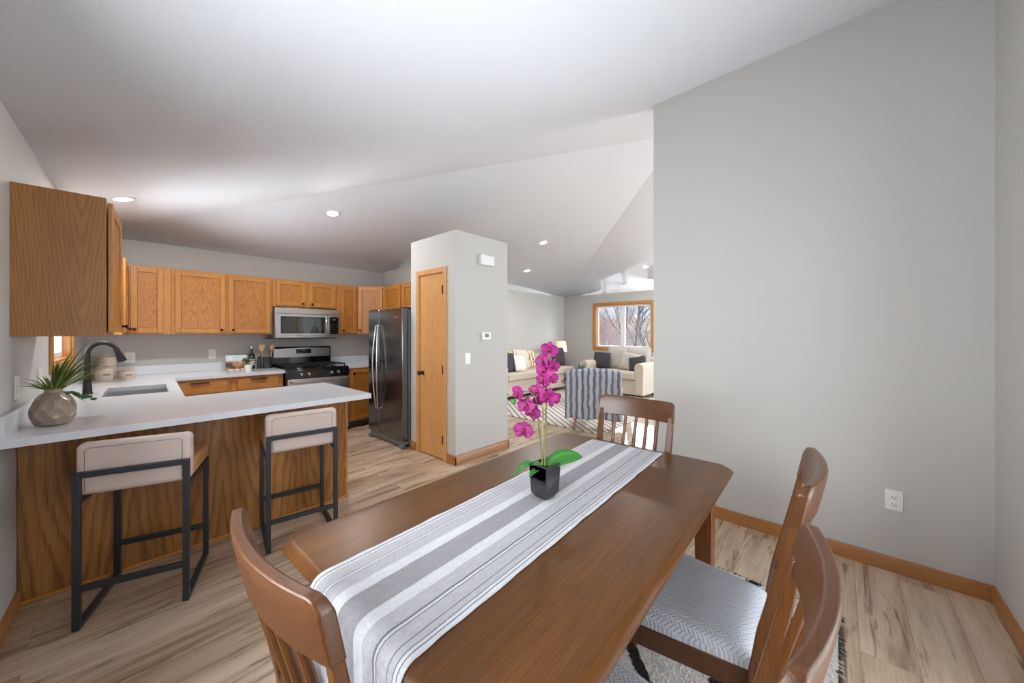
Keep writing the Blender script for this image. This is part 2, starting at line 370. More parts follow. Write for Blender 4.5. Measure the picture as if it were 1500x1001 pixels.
M['armchair'] = stripes_mat('dashed_print_cotton', srgb(236, 232, 224), srgb(140, 134, 128), 26, .12, rot=.6, wob=1.8)
M['leg_wood'] = wood('amber_leg', srgb(176, 108, 62), srgb(120, 66, 32), 'Z', 2)
M['shade'] = plain('cream_lampshade', srgb(240, 226, 200), .9, emit=(1, .86, .62, 1), es=.35)
M['leaf'] = plain('glossy_green_leaf', srgb(52, 120, 42), .32, var=.25)
M['leaf_dark'] = plain('dark_green_leaf', srgb(58, 92, 52), .5, var=.3)
M['grass'] = plain('yellow_green_blade', srgb(104, 122, 40), .45, var=.5)
M['stem'] = plain('olive_stem', srgb(112, 116, 66), .55, var=.3)
M['stake'] = plain('pale_cane', srgb(178, 168, 130), .6, var=.2)
M['petal'] = plain('magenta_petal', srgb(142, 8, 102), .6, var=.4)
M['petal_core'] = plain('deep_magenta_lip', srgb(112, 8, 66), .5, var=.2)
M['pot_black'] = plain('black_ceramic', srgb(50, 51, 55), .5, bump=.1, bscale=60)
M['soil'] = plain('dark_moss', srgb(44, 46, 32), .95, bump=.8)
M['tan_wood'] = wood('pale_utensil_wood', srgb(214, 178, 130), srgb(160, 118, 74), 'Z', 3)
M['wine'] = plain('dark_green_glass', srgb(18, 30, 20), .08, coat=.6)
M['snow'] = plain('snow', srgb(236, 242, 252), .9, bump=.3, bscale=4)
M['bark'] = plain('grey_brown_bark', srgb(176, 170, 172), .9, var=.2)
M['bark_red'] = plain('reddish_twig', srgb(196, 160, 152), .9, var=.2)
M['bark_dark'] = plain('grey_tree_bark', srgb(120, 108, 104), .9, var=.2)
M['siding'] = stripes_mat('brown_siding', srgb(238, 226, 214), srgb(206, 192, 180), 5, .05, axis=2)

# glass pane
gt = NT('window_glass'); gt.b.inputs['Roughness'].default_value = 0.0; gt.b.inputs['Base Color'].default_value = (1, 1, 1, 1)
tr = gt.n('BsdfTransparent'); gl = gt.n('BsdfGlossy'); gl.inputs['Roughness'].default_value = .02; mx = gt.n('MixShader'); mx.inputs[0].default_value = .06
gt.l(tr.outputs[0], mx.inputs[1]); gt.l(gl.outputs[0], mx.inputs[2]); gt.l(mx.outputs[0], gt.t.nodes['Material Output'].inputs[0]); M['glass'] = gt.m
# brown vase glaze, picture board
M['vase'] = plain('taupe_glaze', srgb(146, 128, 112), .22, coat=.4, var=.12)
vt = NT('shag_white_black'); vm = vt.mapping(); vs_ = vt.n('SeparateXYZ'); vt.l(vm.outputs[0], vs_.inputs[0])
zz = vt.math('ABSOLUTE', vt.math('SUBTRACT', vt.math('FRACT', vt.math('MULTIPLY', vs_.outputs[0], 2.6)), .5))
dd = vt.math('ABSOLUTE', vt.math('SUBTRACT', vt.math('FRACT', vt.math('ADD', vt.math('MULTIPLY', vs_.outputs[1], 2.6), zz)), .5))
vn = vt.n('TexNoise', i={'Scale': 60, 'Detail': 3}); vt.l(vm.outputs[0], vn.inputs[0])
dr = vt.ramp(vt.math('ADD', dd, vt.math('MULTIPLY', vt.math('SUBTRACT', vn.outputs[0], .5), .1)), [(.075, srgb(40, 34, 34)), (.1, srgb(206, 203, 200))])
vt.l(dr.outputs[0], vt.b.inputs['Base Color']); vt.b.inputs['Roughness'].default_value = 1; M['shag'] = vt.m

# ------------------------------------------------------------------ the room
A = rad(2.7)                               # the sink wall stands slightly out of square
cA, sA = math.cos(A), math.sin(A)
WL = Vector((-.33, 3.0, 0))
def L(u, v, z=0):                          # u out from the sink wall, v along it (v = 0 at the peninsula)
    return Vector((WL.x+u*cA+v*sA, WL.y-u*sA+v*cA, z))
YB, XF, YS, XR, YLS = 5.92, 8.80, -.60, 3.05, -3.0
pl = (.25*cA, -.25*sA, 2.44+.25*(.33*cA+3*sA)); pb = (0, -.25, 2.44+.25*YB); pr = (-.25, 0, 2.44+.25*XF)
def hl(x, y): return min(p[0]*x+p[1]*y+p[2] for p in (pl, pb, pr))
px_ = (pb[2]-.25*0)  # ridge peak
# left = right and left = back
def ridge_x(y): return (pr[2]-pl[2]-pl[1]*y)/(pl[0]+.25)
yy = 1.3
for _ in range(40):
    xr_ = ridge_x(yy); yy = (pb[2]-(pr[0]*xr_+pr[2]))/.25
peak = (ridge_x(yy), yy); 
wl_x = lambda y: WL.x+(y-WL.y)*math.tan(A)
P = lambda x, y: (x, y, hl(x, y))
mb = MB()
c_nw = (wl_x(YB), YB); c_ne = (XF, YB); c_se = (XF, YLS); c_sw = (wl_x(YLS), YLS); rs = (ridge_x(YLS), YLS)
mb.add([(*c_nw, 2.44), (*c_ne, 2.44), (*peak, hl(*peak)), (*c_se, 2.44), (*rs, hl(*rs)), (*c_sw, 2.44)], [(0, 2, 1), (1, 2, 4, 3), (0, 5, 4, 2)])
ce = mb.build('ceiling', M['ceiling'], sharp=5); ce.data.flip_normals()
q = ce.modifiers.new('solid', 'SOLIDIFY'); q.thickness = .12; q.offset = -1; struct(ce)
# make sure the thickness goes upward
struct(MB().box(-.9, YLS-.1, -.12, XF+.1, YB+.12, 0).build('floor', M['floor']))

# sink wall with its window and an unseen window behind the camera, added for light
wm = MB()
def lwall(v0, v1, z0, z1): wm.box(-.12, v0, z0, 0, v1, z1)
SW0, SW1, SZ0, SZ1 = 1.0, 1.92, 1.17, 2.06      # sink window in wall coordinates
DW0, DW1, DZ0, DZ1 = -2.75, -1.35, .9, 2.1      # unseen window on the dining side, added for light
lwall(-6.2, DW0, 0, 2.5); lwall(DW0, DW1, 0, DZ0); lwall(DW0, DW1, DZ1, 2.5); lwall(DW1, SW0, 0, 2.5)
lwall(SW0, SW1, 0, SZ0); lwall(SW0, SW1, SZ1, 2.5); lwall(SW1, 3.05, 0, 2.5)
wo = wm.build('wall_left', M['wall']); wo.location = WL; wo.rotation_euler = (0, 0, -A); struct(wo)
struct(MB().box(-.6, YB, 0, XF+.12, YB+.12, 2.5).build('wall_back', M['wall']))
# window wall of the living room
fw = MB(); F0, F1, FZ0, FZ1 = 3.38, 4.90, .99, 2.13; G0, G1 = .2, 2.2
fw.box(XF, YLS-.1, 0, XF+.14, YB, FZ0).box(XF, YLS-.1, FZ1, XF+.14, YB, 2.5)
fw.box(XF, F1, FZ0, XF+.14, YB, FZ1).box(XF, G1, FZ0, XF+.14, F0, FZ1).box(XF, YLS-.1, FZ0, XF+.14, G0, FZ1)
struct(fw.build('wall_far', M['wall']))
# grey partition on the right
pw = MB(); pts = [(YS-.12, 0), (1.152, 0), (1.152, hl(XR, 1.152)+.03), (YS-.12, hl(XR, YS)+.03)]
pw.prism(pts, XR, XR+.13, 'x'); struct(pw.build('wall_right', M['wall']))
# wall behind the camera with the patio door opening
sw = MB(); xl = wl_x(YS)-.1; Pd0, Pd1, PdZ = .15, 2.05, 2.1
def gable(x0, x1, y, z0): return [(x0, z0), (x1, z0), (x1, hl(x1, y)+.03), (x0, hl(x0, y)+.03)]
sw.prism(gable(xl, Pd0, YS, 0), YS-.12, YS, 'y'); sw.prism(gable(Pd0, Pd1, YS, PdZ), YS-.12, YS, 'y'); sw.prism(gable(Pd1, XR, YS, 0), YS-.12, YS, 'y')
struct(sw.build('wall_front', M['wall']))
lw = MB(); lx0 = XR+.13; D0, D1 = 5.6, 8.6
rx = ridge_x(YLS)
lw.prism([(lx0, 0), (D0, 0), (D0, hl(D0, YLS)+.03), (rx, hl(rx, YLS)+.03), (lx0, hl(lx0, YLS)+.03)], YLS-.12, YLS, 'y')
lw.prism(gable(D0, D1, YLS, 2.25), YLS-.12, YLS, 'y').prism(gable(D1, XF, YLS, 0), YLS-.12, YLS, 'y')
struct(lw.build('wall_living_south', M['wall']))
struct(MB().prism([(YLS, 0), (YS-.12, 0), (YS-.12, hl(XR, YS)+.03), (YLS, hl(XR, YLS)+.03)], XR, XR+.13, 'x').build('wall_living_west', M['wall']))
# pantry closet and the low partition behind the refrigerator
pc = MB(); PX0, PX1, PY0, PY1, PH = 2.41, 3.21, 2.975, 3.815, 2.475
DY0, DY1, DH = 3.165, 3.64, 2.06
pc.box(PX0, PY0, 0, PX0+.1, DY0, PH).box(PX0, DY1, 0, PX0+.1, PY1, PH).box(PX0, DY0, DH, PX0+.1, DY1, PH)
pc.box(PX0+.1, PY0, 0, PX1, PY0+.1, PH).box(PX0+.1, PY1-.1, 0, PX1, PY1, PH).box(PX1-.1, PY0+.1, 0, PX1, PY1-.1, PH).box(PX0+.1, PY0+.1, PH-.05, PX1-.1, PY1-.1, PH)
struct(pc.build('wall_pantry', M['wall']))
struct(MB().box(PX1-.01, PY1, 0, PX1+.11, YB, 2.46).build('wall_kitchen', M['wall']))

# baseboards
def baseboard(name, p0, p1, side, h=.085, t=.014, mat=None):
    p0 = Vector((*p0, 0)); p1 = Vector((*p1, 0)); d = (p1-p0).normalized(); n = Vector((-d.y, d.x, 0))*side
    m = MB(); a, b = p0, p1
    vs = [a, b, b+n*t, a+n*t]; prof = [(0, 0), (t, 0), (t, h-.012), (t-.005, h-.002), (0, h)]
    V = []
    for q in (a, b):
        for u, z in prof: V.append(q+n*u+Vector((0, 0, z)))
    k = len(prof); m.add(V, [tuple(range(k-1, -1, -1)), tuple(range(k, 2*k))]+[(i, (i+1) % k, k+(i+1) % k, k+i) for i in range(k)])
    return struct(m.build(name, mat or (M['base_trim'] if abs(d.x) > abs(d.y) else M['base_trim_y'])))
baseboard('baseboard_right', (XR, YS), (XR, 1.152), 1)
baseboard('baseboard_right_end', (XR-.014, 1.152), (XR+.13, 1.152), 1)
baseboard('baseboard_front', (Pd1+.07, YS), (XR-.014, YS), 1)
baseboard('baseboard_pantry_south', (PX0-.014, PY0), (PX1+.014, PY0), -1, h=.1)
baseboard('baseboard_pantry_west', (PX0, PY0-.014), (PX0, DY0-.06), 1, h=.1)
baseboard('baseboard_pantry_north', (PX0, DY1+.06), (PX0, PY1), 1, h=.1)
baseboard('baseboard_pantry_east', (PX1, PY0-.014), (PX1, PY1), -1, h=.1)
l0 = L(0, -3.5); l1 = L(0, .08)
baseboard('baseboard_left', (l0.x, l0.y), (l1.x, l1.y), -1)
baseboard('baseboard_back', (PX1+.12, YB), (XF, YB), -1)
baseboard('baseboard_far', (XF, YB), (XF, YLS), -1)

# pantry door
d1 = bpy.data.objects.new('door_1', None); COL.objects.link(d1); d1.location = (PX0, DY0, 0); struct(d1)
m = MB(); m.box(PX0+.005, DY0+.012, .012, PX0+.04, DY1-.012, DH-.012); m.build('door_panel', M['oak_door'], d1, bevel=.003, world=True)
m = MB(); cw = .05
m.box(PX0-.014, DY0-cw, 0, PX0, DY0+.006, DH+cw).box(PX0-.014, DY1-.006, 0, PX0, DY1+cw, DH+cw).box(PX0-.014, DY0+.006, DH-.006, PX0, DY1-.006, DH+cw)
m.box(PX0, DY0, 0, PX0+.1, DY0+.011, DH).box(PX0, DY1-.011, 0, PX0+.1, DY1, DH).box(PX0, DY0, DH-.011, PX0+.1, DY1, DH)
m.build('door_casing', M['oak_door'], d1, bevel=.003, world=True)
kn = MB(); kn.lathe([(.026, 0), (.026, .006), (.012, .012), (.011, .03), (.022, .038), (.027, .05), (.024, .062), (.012, .067)], (0, 0, 0), 20, 'x')
kn.v = [(PX0+.005-x, DY1-.065+y, .93+z) for x, y, z in kn.v]; kn.build('door_knob', M['black'], d1, world=True)
for z in (.23, .99, 1.86):
    MB().box(PX0-.016, DY0+.004, z-.045, PX0-.002, DY0+.022, z+.045).lathe([(.006, -.048), (.006, .048)], (PX0-.016, DY0+.012, z), 8).build('hinge', M['bronze'], d1, world=True)

# ------------------------------------------------------------------ windows
def window(name, origin, rz, w, z0, z1, sashes, casing='oak_z', depth=.14, sill=True):
    """local x along the wall, local -y into the room"""
    r = bpy.data.objects.new(name, None); COL.objects.link(r); r.location = (origin[0], origin[1], z0); r.rotation_euler = (0, 0, rz); struct(r)
    h = z1-z0; c = .065
    m = MB().box(-c, -.016, -c, 0, 0, h+c).box(w, -.016, -c, w+c, 0, h+c).box(0, -.016, h, w, 0, h+c).box(0, -.016, -c, w, 0, 0)
    m.box(0, 0, 0, .018, depth-.03, h).box(w-.018, 0, 0, w, depth-.03, h).box(.018, 0, h-.018, w-.018, depth-.03, h).box(.018, 0, 0, w-.018, depth-.03, .018)
    m.build('window_casing', M[casing], r, bevel=.003)
    m = MB(); f = .045; y0, y1 = depth-.075, depth-.035; x0, x1 = .018, w-.018; zb, zt = .018, h-.018
    m.box(x0, y0, zb, x0+f, y1, zt).box(x1-f, y0, zb, x1, y1, zt).box(x0+f, y0, zb, x1-f, y1, zb+f).box(x0+f, y0, zt-f, x1-f, y1, zt)
    for i in range(1, sashes):
        xc = x0+(x1-x0)*i/sashes; m.box(xc-.055, y0-.006, zb+f, xc+.055, y1, zt-f)
    m.build('window_frame', M['vinyl'], r, bevel=.004)
    MB().box(x0+f, y0+.018, zb+f, x1-f, y0+.022, zt-f).build('window_pane', M['glass'], r)
    return r
window('window_1', (XF, F1), -PI/2, F1-F0, FZ0, FZ1, 2)
window('window_4', (XF, G1), -PI/2, G1-G0, FZ0, FZ1, 2)  # unseen window, added for the fill lamp outside it
o_ = L(0, SW0); window('window_2', (o_.x, o_.y), PI/2-A, SW1-SW0, SZ0, SZ1, 1, depth=.12)
o_ = L(0, DW0); window('window_3', (o_.x, o_.y), PI/2-A, DW1-DW0, DZ0, DZ1, 2, depth=.12)  # unseen window, put in to let lamp light onto the dining floor
window('door_2', (Pd1, YS), PI, Pd1-Pd0, .0, PdZ, 2, depth=.12)
window('door_3', (D1, YLS), PI, D1-D0, .0, 2.25, 3, depth=.12)  # unseen patio door, placed to suit the added lamp behind it

# ------------------------------------------------------------------ outdoors, seen through the living room window
struct(MB().grid(lambda u, v: (XF+.3+26*u, -12+34*v, -.35+.18*math.sin(9*u+4*v)*u+.55*max(0, u-.12)), 30, 30).build('ground', M['snow']))
hb = thing('neighbouring_house', 'pale tan sided house with a snowy roof beyond the living room window', 'house', (23, 10, -.2))
MB().box(-1, -7, 0, 3, 7, 2.6).build('wall', M['siding'], hb)
MB().prism([(-1.5, 2.5), (1, 4.1), (3.5, 2.5), (3.5, 2.6), (1, 4.3), (-1.5, 2.65)], -7.3, 7.3, 'y').build('roof', M['snow'], hb)
MB().box(-1.05, -3, .9, -.98, -1.6, 2.0).build('window', M['dark_glass'], hb)
fe = MB()
for k in range(46): fe.box(15.5, 1+k*.3, -.3, 15.53, 1.27+k*.3, 1.5+.02*(k % 2))
fe.box(15.53, 1, .9, 15.58, 14.8, 1.0)
tag(fe.build('garden_fence', M['siding'], loc=(15.5, 7, -.3)), 'grey brown board fence standing in snow outside', 'fence')
sb = MB().ball((0, 0, .1), 1.0, 2.6, .75, 20, 10); 
tag(sb.build('snow_bank', M['snow'], loc=(0, 0, 0)), 'mound of snow heaped outside the right window pane', 'snow bank').location = (12.6, 5.3, -.35)
def twigs(mb, p, d, ln, r, depth, rnd, spread=.55, tmin=.3):
    p = Vector(p); d = Vector(d).normalized(); pts = [p]; q = p
    for k in range(3):
        d = (d+Vector((rnd.uniform(-1, 1), rnd.uniform(-1, 1), rnd.uniform(-.4, .7)))*.13).normalized(); q = q+d*ln/3; pts.append(q)
    mb.tube(pts, [r, r*.85, r*.7, r*.5], 5)
    if depth:
        for k in range(rnd.choice((3, 4))):
            t = rnd.uniform(tmin, 1); i = min(2, int(t*3)); b = pts[i].lerp(pts[i+1], t*3-i)
            nd = (d+Vector((rnd.uniform(-1, 1), rnd.uniform(-1, 1), rnd.uniform(-.3, .9)))*spread*1.4)
            twigs(mb, b, nd, ln*rnd.uniform(.55, .8), r*.55, depth-1, rnd, spread)
def bush(x, y, h, seed, mat, label, n=5, depth=3, name='bare_shrub', cat='shrub', r=.03):
    rnd = random.Random(seed); mb = MB()
    for k in range(n):
        a = rnd.uniform(0, 2*PI); twigs(mb, (.15*math.cos(a), .15*math.sin(a), 0), (.45*math.cos(a), .45*math.sin(a), 1), h*.5, r, depth, rnd)
    o = mb.build(name, mat); o.location = (x, y, -.3); tag(o, label, cat, 'bare shrubs and trees outside the window'); return o
bush(13.0, 6.9, 3.0, 3, M['bark_red'], 'dense bare shrub with reddish twigs behind the left window pane', 9, 4, r=.016)
bush(14.0, 7.9, 3.2, 5, M['bark'], 'bare grey shrub tallest behind the left window pane', 8, 4, r=.018)
bush(13.2, 6.1, 2.3, 8, M['bark'], 'low bare grey shrub beside the window mullion', 6, 4, r=.014)
bush(14.6, 6.2, 4.4, 12, M['bark_dark'], 'bare branching tree behind the right window pane', 3, 4, 'bare_tree', 'tree', .05)

# ------------------------------------------------------------------ kitchen cabinets
def knob_mb(x, z, y=0):
    k = MB().lathe([(.007, 0), (.007, .012), (.015, .018), (.016, .025), (.011, .03)], (0, 0, 0), 14, 'y'); k.v = [(x+a, y-b, z+c) for a, b, c in k.v]; return k
def cab_door(parent, x0, x1, z0, z1, y=-.02, knob=None, mat_f=None, mat_p=None, name='door', pull=None, flat=False):
    s = .052; f = M['oak_z'] if mat_f is None else mat_f
    m = MB()
    if flat: m.box(x0, y, z0, x1, y+.019, z1)
    else:
        m.box(x0, y, z0, x0+s, y+.019, z1).box(x1-s, y, z0, x1, y+.019, z1).box(x0+s, y+.001, z0, x1-s, y+.019, z0+s).box(x0+s, y+.001, z1-s, x1-s, y+.019, z1)
        m.mi = 1; m.box(x0+s, y+.010, z0+s, x1-s, y+.016, z1-s)
    d = m.build(name, [f, mat_p or M['oak_panel']], parent, bevel=.0035)
    if knob: knob_mb(knob[0], knob[1], y).build('knob', M['bronze'], d)
    if pull:
        xc, w_, z_ = pull; MB().prism([(0, 0), (-.022, 0), (-.024, -.006), (-.006, -.012), (0, -.012)], xc-w_/2, xc+w_/2, 'x').xf(Matrix.Translation((0, y, z_))).build('finger_pull', M['bronze'], d)
    return d
def wall_cab(label, loc, rz, w, h, d, doors, body='oak_z', side=None):
    t = thing('wall_cabinet', label, 'cabinet', loc, rz, 'oak wall cabinets')
    m = MB().box(0, .0, 0, w, d, h); m.build('cabinet_body', M[side or body], t, bevel=.002)
    for dd_ in doors: cab_door(t, *dd_)
    return t
ZC0, ZC1 = 1.373, 2.122; HC = ZC1-ZC0
YU = 5.62
def door_spec(x0, x1, z0, z1, kn): return (x0, x1, z0, z1, -.02, kn)
# cabinet by the peninsula, its finished side turned to the dining room (front faces out from the sink wall)
p = L(.31, .56); nc = thing('wall_cabinet', 'large oak wall cabinet nearest the camera with wide side panel', 'cabinet', (p.x, p.y, ZC0), PI/2-A, 'oak wall cabinets')
MB().box(-.56-.04, 0, 0, 0, .31, HC).build('cabinet_body', M['oak_side'], nc, bevel=.002)
# door hinged at the near edge, standing slightly ajar
dm = cab_door(nc, 0, .52, .02, HC-.02, -.02, (.488, .06)); dm.location = (-.58, -.004, 0); dm.rotation_euler = (0, 0, -rad(1.8))
# corner cabinet on the sink wall, beyond the window
p = L(.30, 2.0); wc = thing('wall_cabinet', 'narrow oak wall cabinet in left kitchen corner beside the sink window', 'cabinet', (p.x, p.y, ZC0), PI/2-A, 'oak wall cabinets')
MB().box(0, 0, 0, .62, .30, HC).build('cabinet_body', M['oak_z'], wc, bevel=.002)
cab_door(wc, .03, .56, .02, HC-.02, -.02, (.50, .06))
def back_cab(label, x0, x1, z0, z1, doors):
    t = thing('wall_cabinet', label, 'cabinet', (x0, YU, z0), 0, 'oak wall cabinets')
    MB().box(0, 0, 0, x1-x0, YB-YU-.002, z1-z0).build('cabinet_body', M['oak_z'], t, bevel=.002)
    for a, b, kx in doors: cab_door(t, a-x0, b-x0, .018, z1-z0-.018, -.02, (kx-x0, .055) if kx else None)
    return t
back_cab('single door oak wall cabinet in the left corner of the range wall', .115, .445, ZC0, ZC1, [(.130, .385, .158)])
back_cab('wide two door oak wall cabinet left of the microwave', .447, 1.438, ZC0, ZC1, [(.478, .935, .895), (.968, 1.41, 1.008)])
back_cab('short two door oak wall cabinet above the microwave', 1.440, 2.272, 1.745, ZC1, [(1.475, 1.835, 1.80), (1.885, 2.25, 1.92)])
back_cab('narrow oak wall cabinet right of the microwave', 2.274, 2.588, ZC0, ZC1, [(2.33, 2.565, 2.36)])
# diagonal corner cabinet
t = thing('wall_cabinet', 'diagonal corner oak wall cabinet with pale door beside the refrigerator', 'cabinet', (2.59, YU, ZC0), -PI/4, 'oak wall cabinets')
m = MB().prism([(2.59, YU), (2.88, YU-.29), (3.19, YU-.29), (3.19, YB-.002), (2.59, YB-.002)], ZC0, ZC1); m.build('cabinet_body', M['oak_z'], t, world=True, bevel=.002)
cab_door(t, .02, .39, .02, HC-.02, -.02, (.05, .06))
# over the refrigerator, facing the peninsula
def fr_cab(label, y0, y1, z0, doors):
    t = thing('wall_cabinet', label, 'cabinet', (2.88, y1, z0), -PI/2, 'oak wall cabinets')
    MB().box(0, 0, 0, y1-y0, .31, ZC1-z0).build('cabinet_body', M['oak_z'], t, bevel=.002)
    for a, b in doors: cab_door(t, a, b, .018, ZC1-z0-.018, -.02)
fr_cab('oak wall cabinet between corner cabinet and refrigerator top', 4.80, 5.325, 1.72, [(.04, .50)])
fr_cab('oak wall cabinet over the refrigerator beside the pantry wall', 3.825, 4.795, 1.72, [(.03, .47), (.50, .94)])

# base cabinets
YF = 5.28
def base_cab(label, x0, x1, parts, loc=None, rz=0, d=.62, h=.875):
    t = thing('base_cabinet', label, 'cabinet', loc or (x0, YF, 0), rz, 'oak base cabinets')
    w_ = x1-x0
    MB().box(0, 0, .1, w_, d, h).box(0, .07, 0, w_, d, .1).build('cabinet_body', M['oak_z'], t, bevel=.002)
    MB().box(0.005, .064, 0, w_-.005, .07, .098).build('toe_kick', M['slot'], t)
    for kind, a, b, z0, z1, k in parts:
        if kind == 'drawer': cab_door(t, a, b, z0, z1, -.02, name='drawer', pull=((a+b)/2, .16, z1-.012), flat=True, mat_f=M['oak_x'])
        else: cab_door(t, a, b, z0, z1, -.02, k)
    return t
base_cab('oak base cabinet with drawer, left under range wall counter', .36, .94, [('drawer', .04, .54, .71, .85, None), ('door', .04, .54, .13, .68, (.5, .62))])
base_cab('oak base cabinet with drawer, left of the range', .942, 1.468, [('drawer', .05, .47, .71, .85, None), ('door', .05, .47, .13, .68, (.1, .62))])
t = thing('base_cabinet', 'oak base cabinet between the range and the refrigerator', 'cabinet', (2.285, 5.26, 0), 0, 'oak base cabinets')
m = MB().prism([(0, 0), (.46, 0), (.90, -.38), (.90, .65), (0, .65)], .1, .875).prism([(0.01, .06), (.46, .06), (.90, -.30), (.90, .65), (.01, .65)], 0, .1)
m.build('cabinet_body', M['oak_z'], t, bevel=.002)
cab_door(t, .035, .42, .13, .855, -.02, (.07, .80))
MB().box(.01, .052, 0, .45, .058, .098).build('toe_kick', M['slot'], t)
p = L(.632, .62); t = base_cab('oak sink base cabinet under the window wall counter', 0, 1.55, [('door', .05, .5, .13, .85, (.46, .8)), ('door', .53, 1.0, .13, .85, (.57, .8)), ('door', 1.03, 1.5, .13, .85, (1.07, .8))], loc=(p.x, p.y, 0), rz=PI/2-A, d=.59)
# open the carcass under the sink bowl
for c_ in t.children:
    if c_.name.startswith('cabinet_body'):
        me = MB().box(0, 0, .1, 1.55, .018, .875).box(0, .018, .1, .018, .59, .875).box(1.53, .018, .1, 1.55, .59, .875).box(.018, .018, .1, 1.53, .59, .12).box(.018, .572, .12, 1.53, .59, .875).box(0, .07, 0, 1.55, .59, .1)
        n_ = me.build('cabinet_body', M['oak_z'], t); bpy.data.objects.remove(c_); break
# peninsula
PY = 3.09; t = thing('peninsula_cabinet', 'long oak peninsula cabinet with plywood back behind the bar stools', 'cabinet', (.5, PY, 0))
pxl = wl_x(PY)+.003
MB().prism([(pxl, PY+.012), (1.325, PY+.012), (1.325, 3.60), (pxl+.045, 3.60)], 0, .875).build('cabinet_body', M['oak_z'], t, world=True)
MB().box(pxl, PY, 0, 1.325, PY+.012, .872).build('back_panel', M['oak_back'], t, world=True)
MB().box(1.325, PY-.004, 0, 1.338, 3.60, .872).box(1.318, PY-.005, 0, 1.325, PY, .872).build('corner_trim', M['oak_z'], t, world=True, bevel=.002)
MB().box(pxl, PY-.012, 0, 1.345, PY-.0005, .022).build('shoe_molding', M['oak_x'], t, world=True, bevel=.005)

# worktops
t = thing('quartz_worktop', 'white quartz worktop running from peninsula past sink to range', 'worktop', (.3, 4, .875))
m = MB(); Z0, Z1 = .876, .914
def lp(u, v): q = L(u, v); return (q.x, q.y)
def yline(y, u=0.0): # point on the wall line offset u at world y
    v = (y-WL.y+u*sA)/cA; return lp(u, v)
pk0 = yline(2.735, .003); uF = .665
s0, s1, su0, su1 = 1.055, 1.70, .225, .587   # sink hole, wall coordinates
a0 = lp(uF, .665); 
m.prism([pk0, (1.37, 2.735), (1.37, 3.66), lp(uF, .66), lp(.003, .66)], Z0, Z1)
m.prism([lp(.003, .66), lp(uF, .66), lp(uF, s0), lp(.003, s0)], Z0, Z1)
m.prism([lp(.003, s0), lp(su0, s0), lp(su0, s1), lp(.003, s1)], Z0, Z1)
m.prism([lp(su1, s0), lp(uF, s0), lp(uF, s1), lp(su1, s1)], Z0, Z1)
m.prism([lp(.003, s1), lp(uF, s1), yline(5.24, uF), yline(5.24, .003)], Z0, Z1)
m.prism([yline(5.24, .003), (1.478, 5.24), (1.478, YB-.002), yline(YB-.002, .003)], Z0, Z1)
m.build('countertop', M['quartz'], t, world=True)
m = MB().prism([pk0, yline(2.735, .022), yline(5.90, .022), yline(5.90, .003)], .914, 1.015)
m.prism([yline(5.899, .022), (1.478, 5.899), (1.478, YB-.002), yline(YB-.002, .022)], .914, 1.015)
m.build('backsplash', M['quartz'], t, world=True, bevel=.002)
t = thing('quartz_worktop', 'short white quartz worktop between range and refrigerator', 'worktop', (2.7, 5.6, .875))
MB().prism([(2.275, 5.24), (2.75, 5.24), (3.195, 4.86), (3.195, YB-.002), (2.275, YB-.002)], Z0, Z1).build('countertop', M['quartz'], t, world=True, bevel=.002)
MB().box(2.275, YB-.022, .914, 3.19, YB-.002, 1.015).box(3.175, 4.88, .914, 3.195, YB-.022, 1.015).build('backsplash', M['quartz'], t, world=True, bevel=.002)

# sink bowl
sk = thing('sink', 'undermount stainless steel sink bowl set in white worktop', 'sink', tuple(L(.406, 1.38, .66)), -A)
m = MB(); hx, hy = .181, .3225; r_ = .012
m.box(-hx-r_, -hy-r_, 0, hx+r_, hy+r_, .01).box(-hx-r_, -hy-r_, .01, -hx, hy+r_, .215).box(hx, -hy-r_, .01, hx+r_, hy+r_, .215).box(-hx, -hy-r_, .01, hx, -hy, .215).box(-hx, hy, .01, hx, hy+r_, .215)
m.build('bowl', M['steel'], sk)
MB().lathe([(.045, .011), (.045, .014), (.03, .013), (.028, .012)], (0, 0, 0), 20).build('drain', M['steel'], sk)
# faucet
q = L(.135, 1.36); fa = thing('kitchen_faucet', 'matte black gooseneck faucet behind the sink', 'faucet', (q.x, q.y, .914), -A)
MB().lathe([(.030, 0), (.030, .004), (.027, .01), (.023, .09), (.020, .12), (.0185, .13)], (0, 0, 0), 24).build('faucet_base', M['black'], fa)
pts = [(0, 0, .12), (0, 0, .30)]+[(.080-.080*math.cos(a), 0, .315+.080*math.sin(a)) for a in [PI*k/28 for k in range(0, 24)]]
MB().tube(pts, .0165, 16).build('spout', M['black'], fa)
e = Vector(pts[-1]); dn = Vector((.35, 0, -1)).normalized()
MB().tube([e, e+dn*.02, e+dn*.05, e+dn*.115, e+dn*.12], [.0168, .0185, .020, .029, .027], 18).build('spray_head', M['black'], fa)
MB().tube([(0, -.018, .085), (0, -.045, .088)], .011, 12).tube([(0, -.045, .085), (.01, -.052, .11), (.03, -.056, .15)], [.008, .006, .005], 8).build('handle', M['black'], fa)

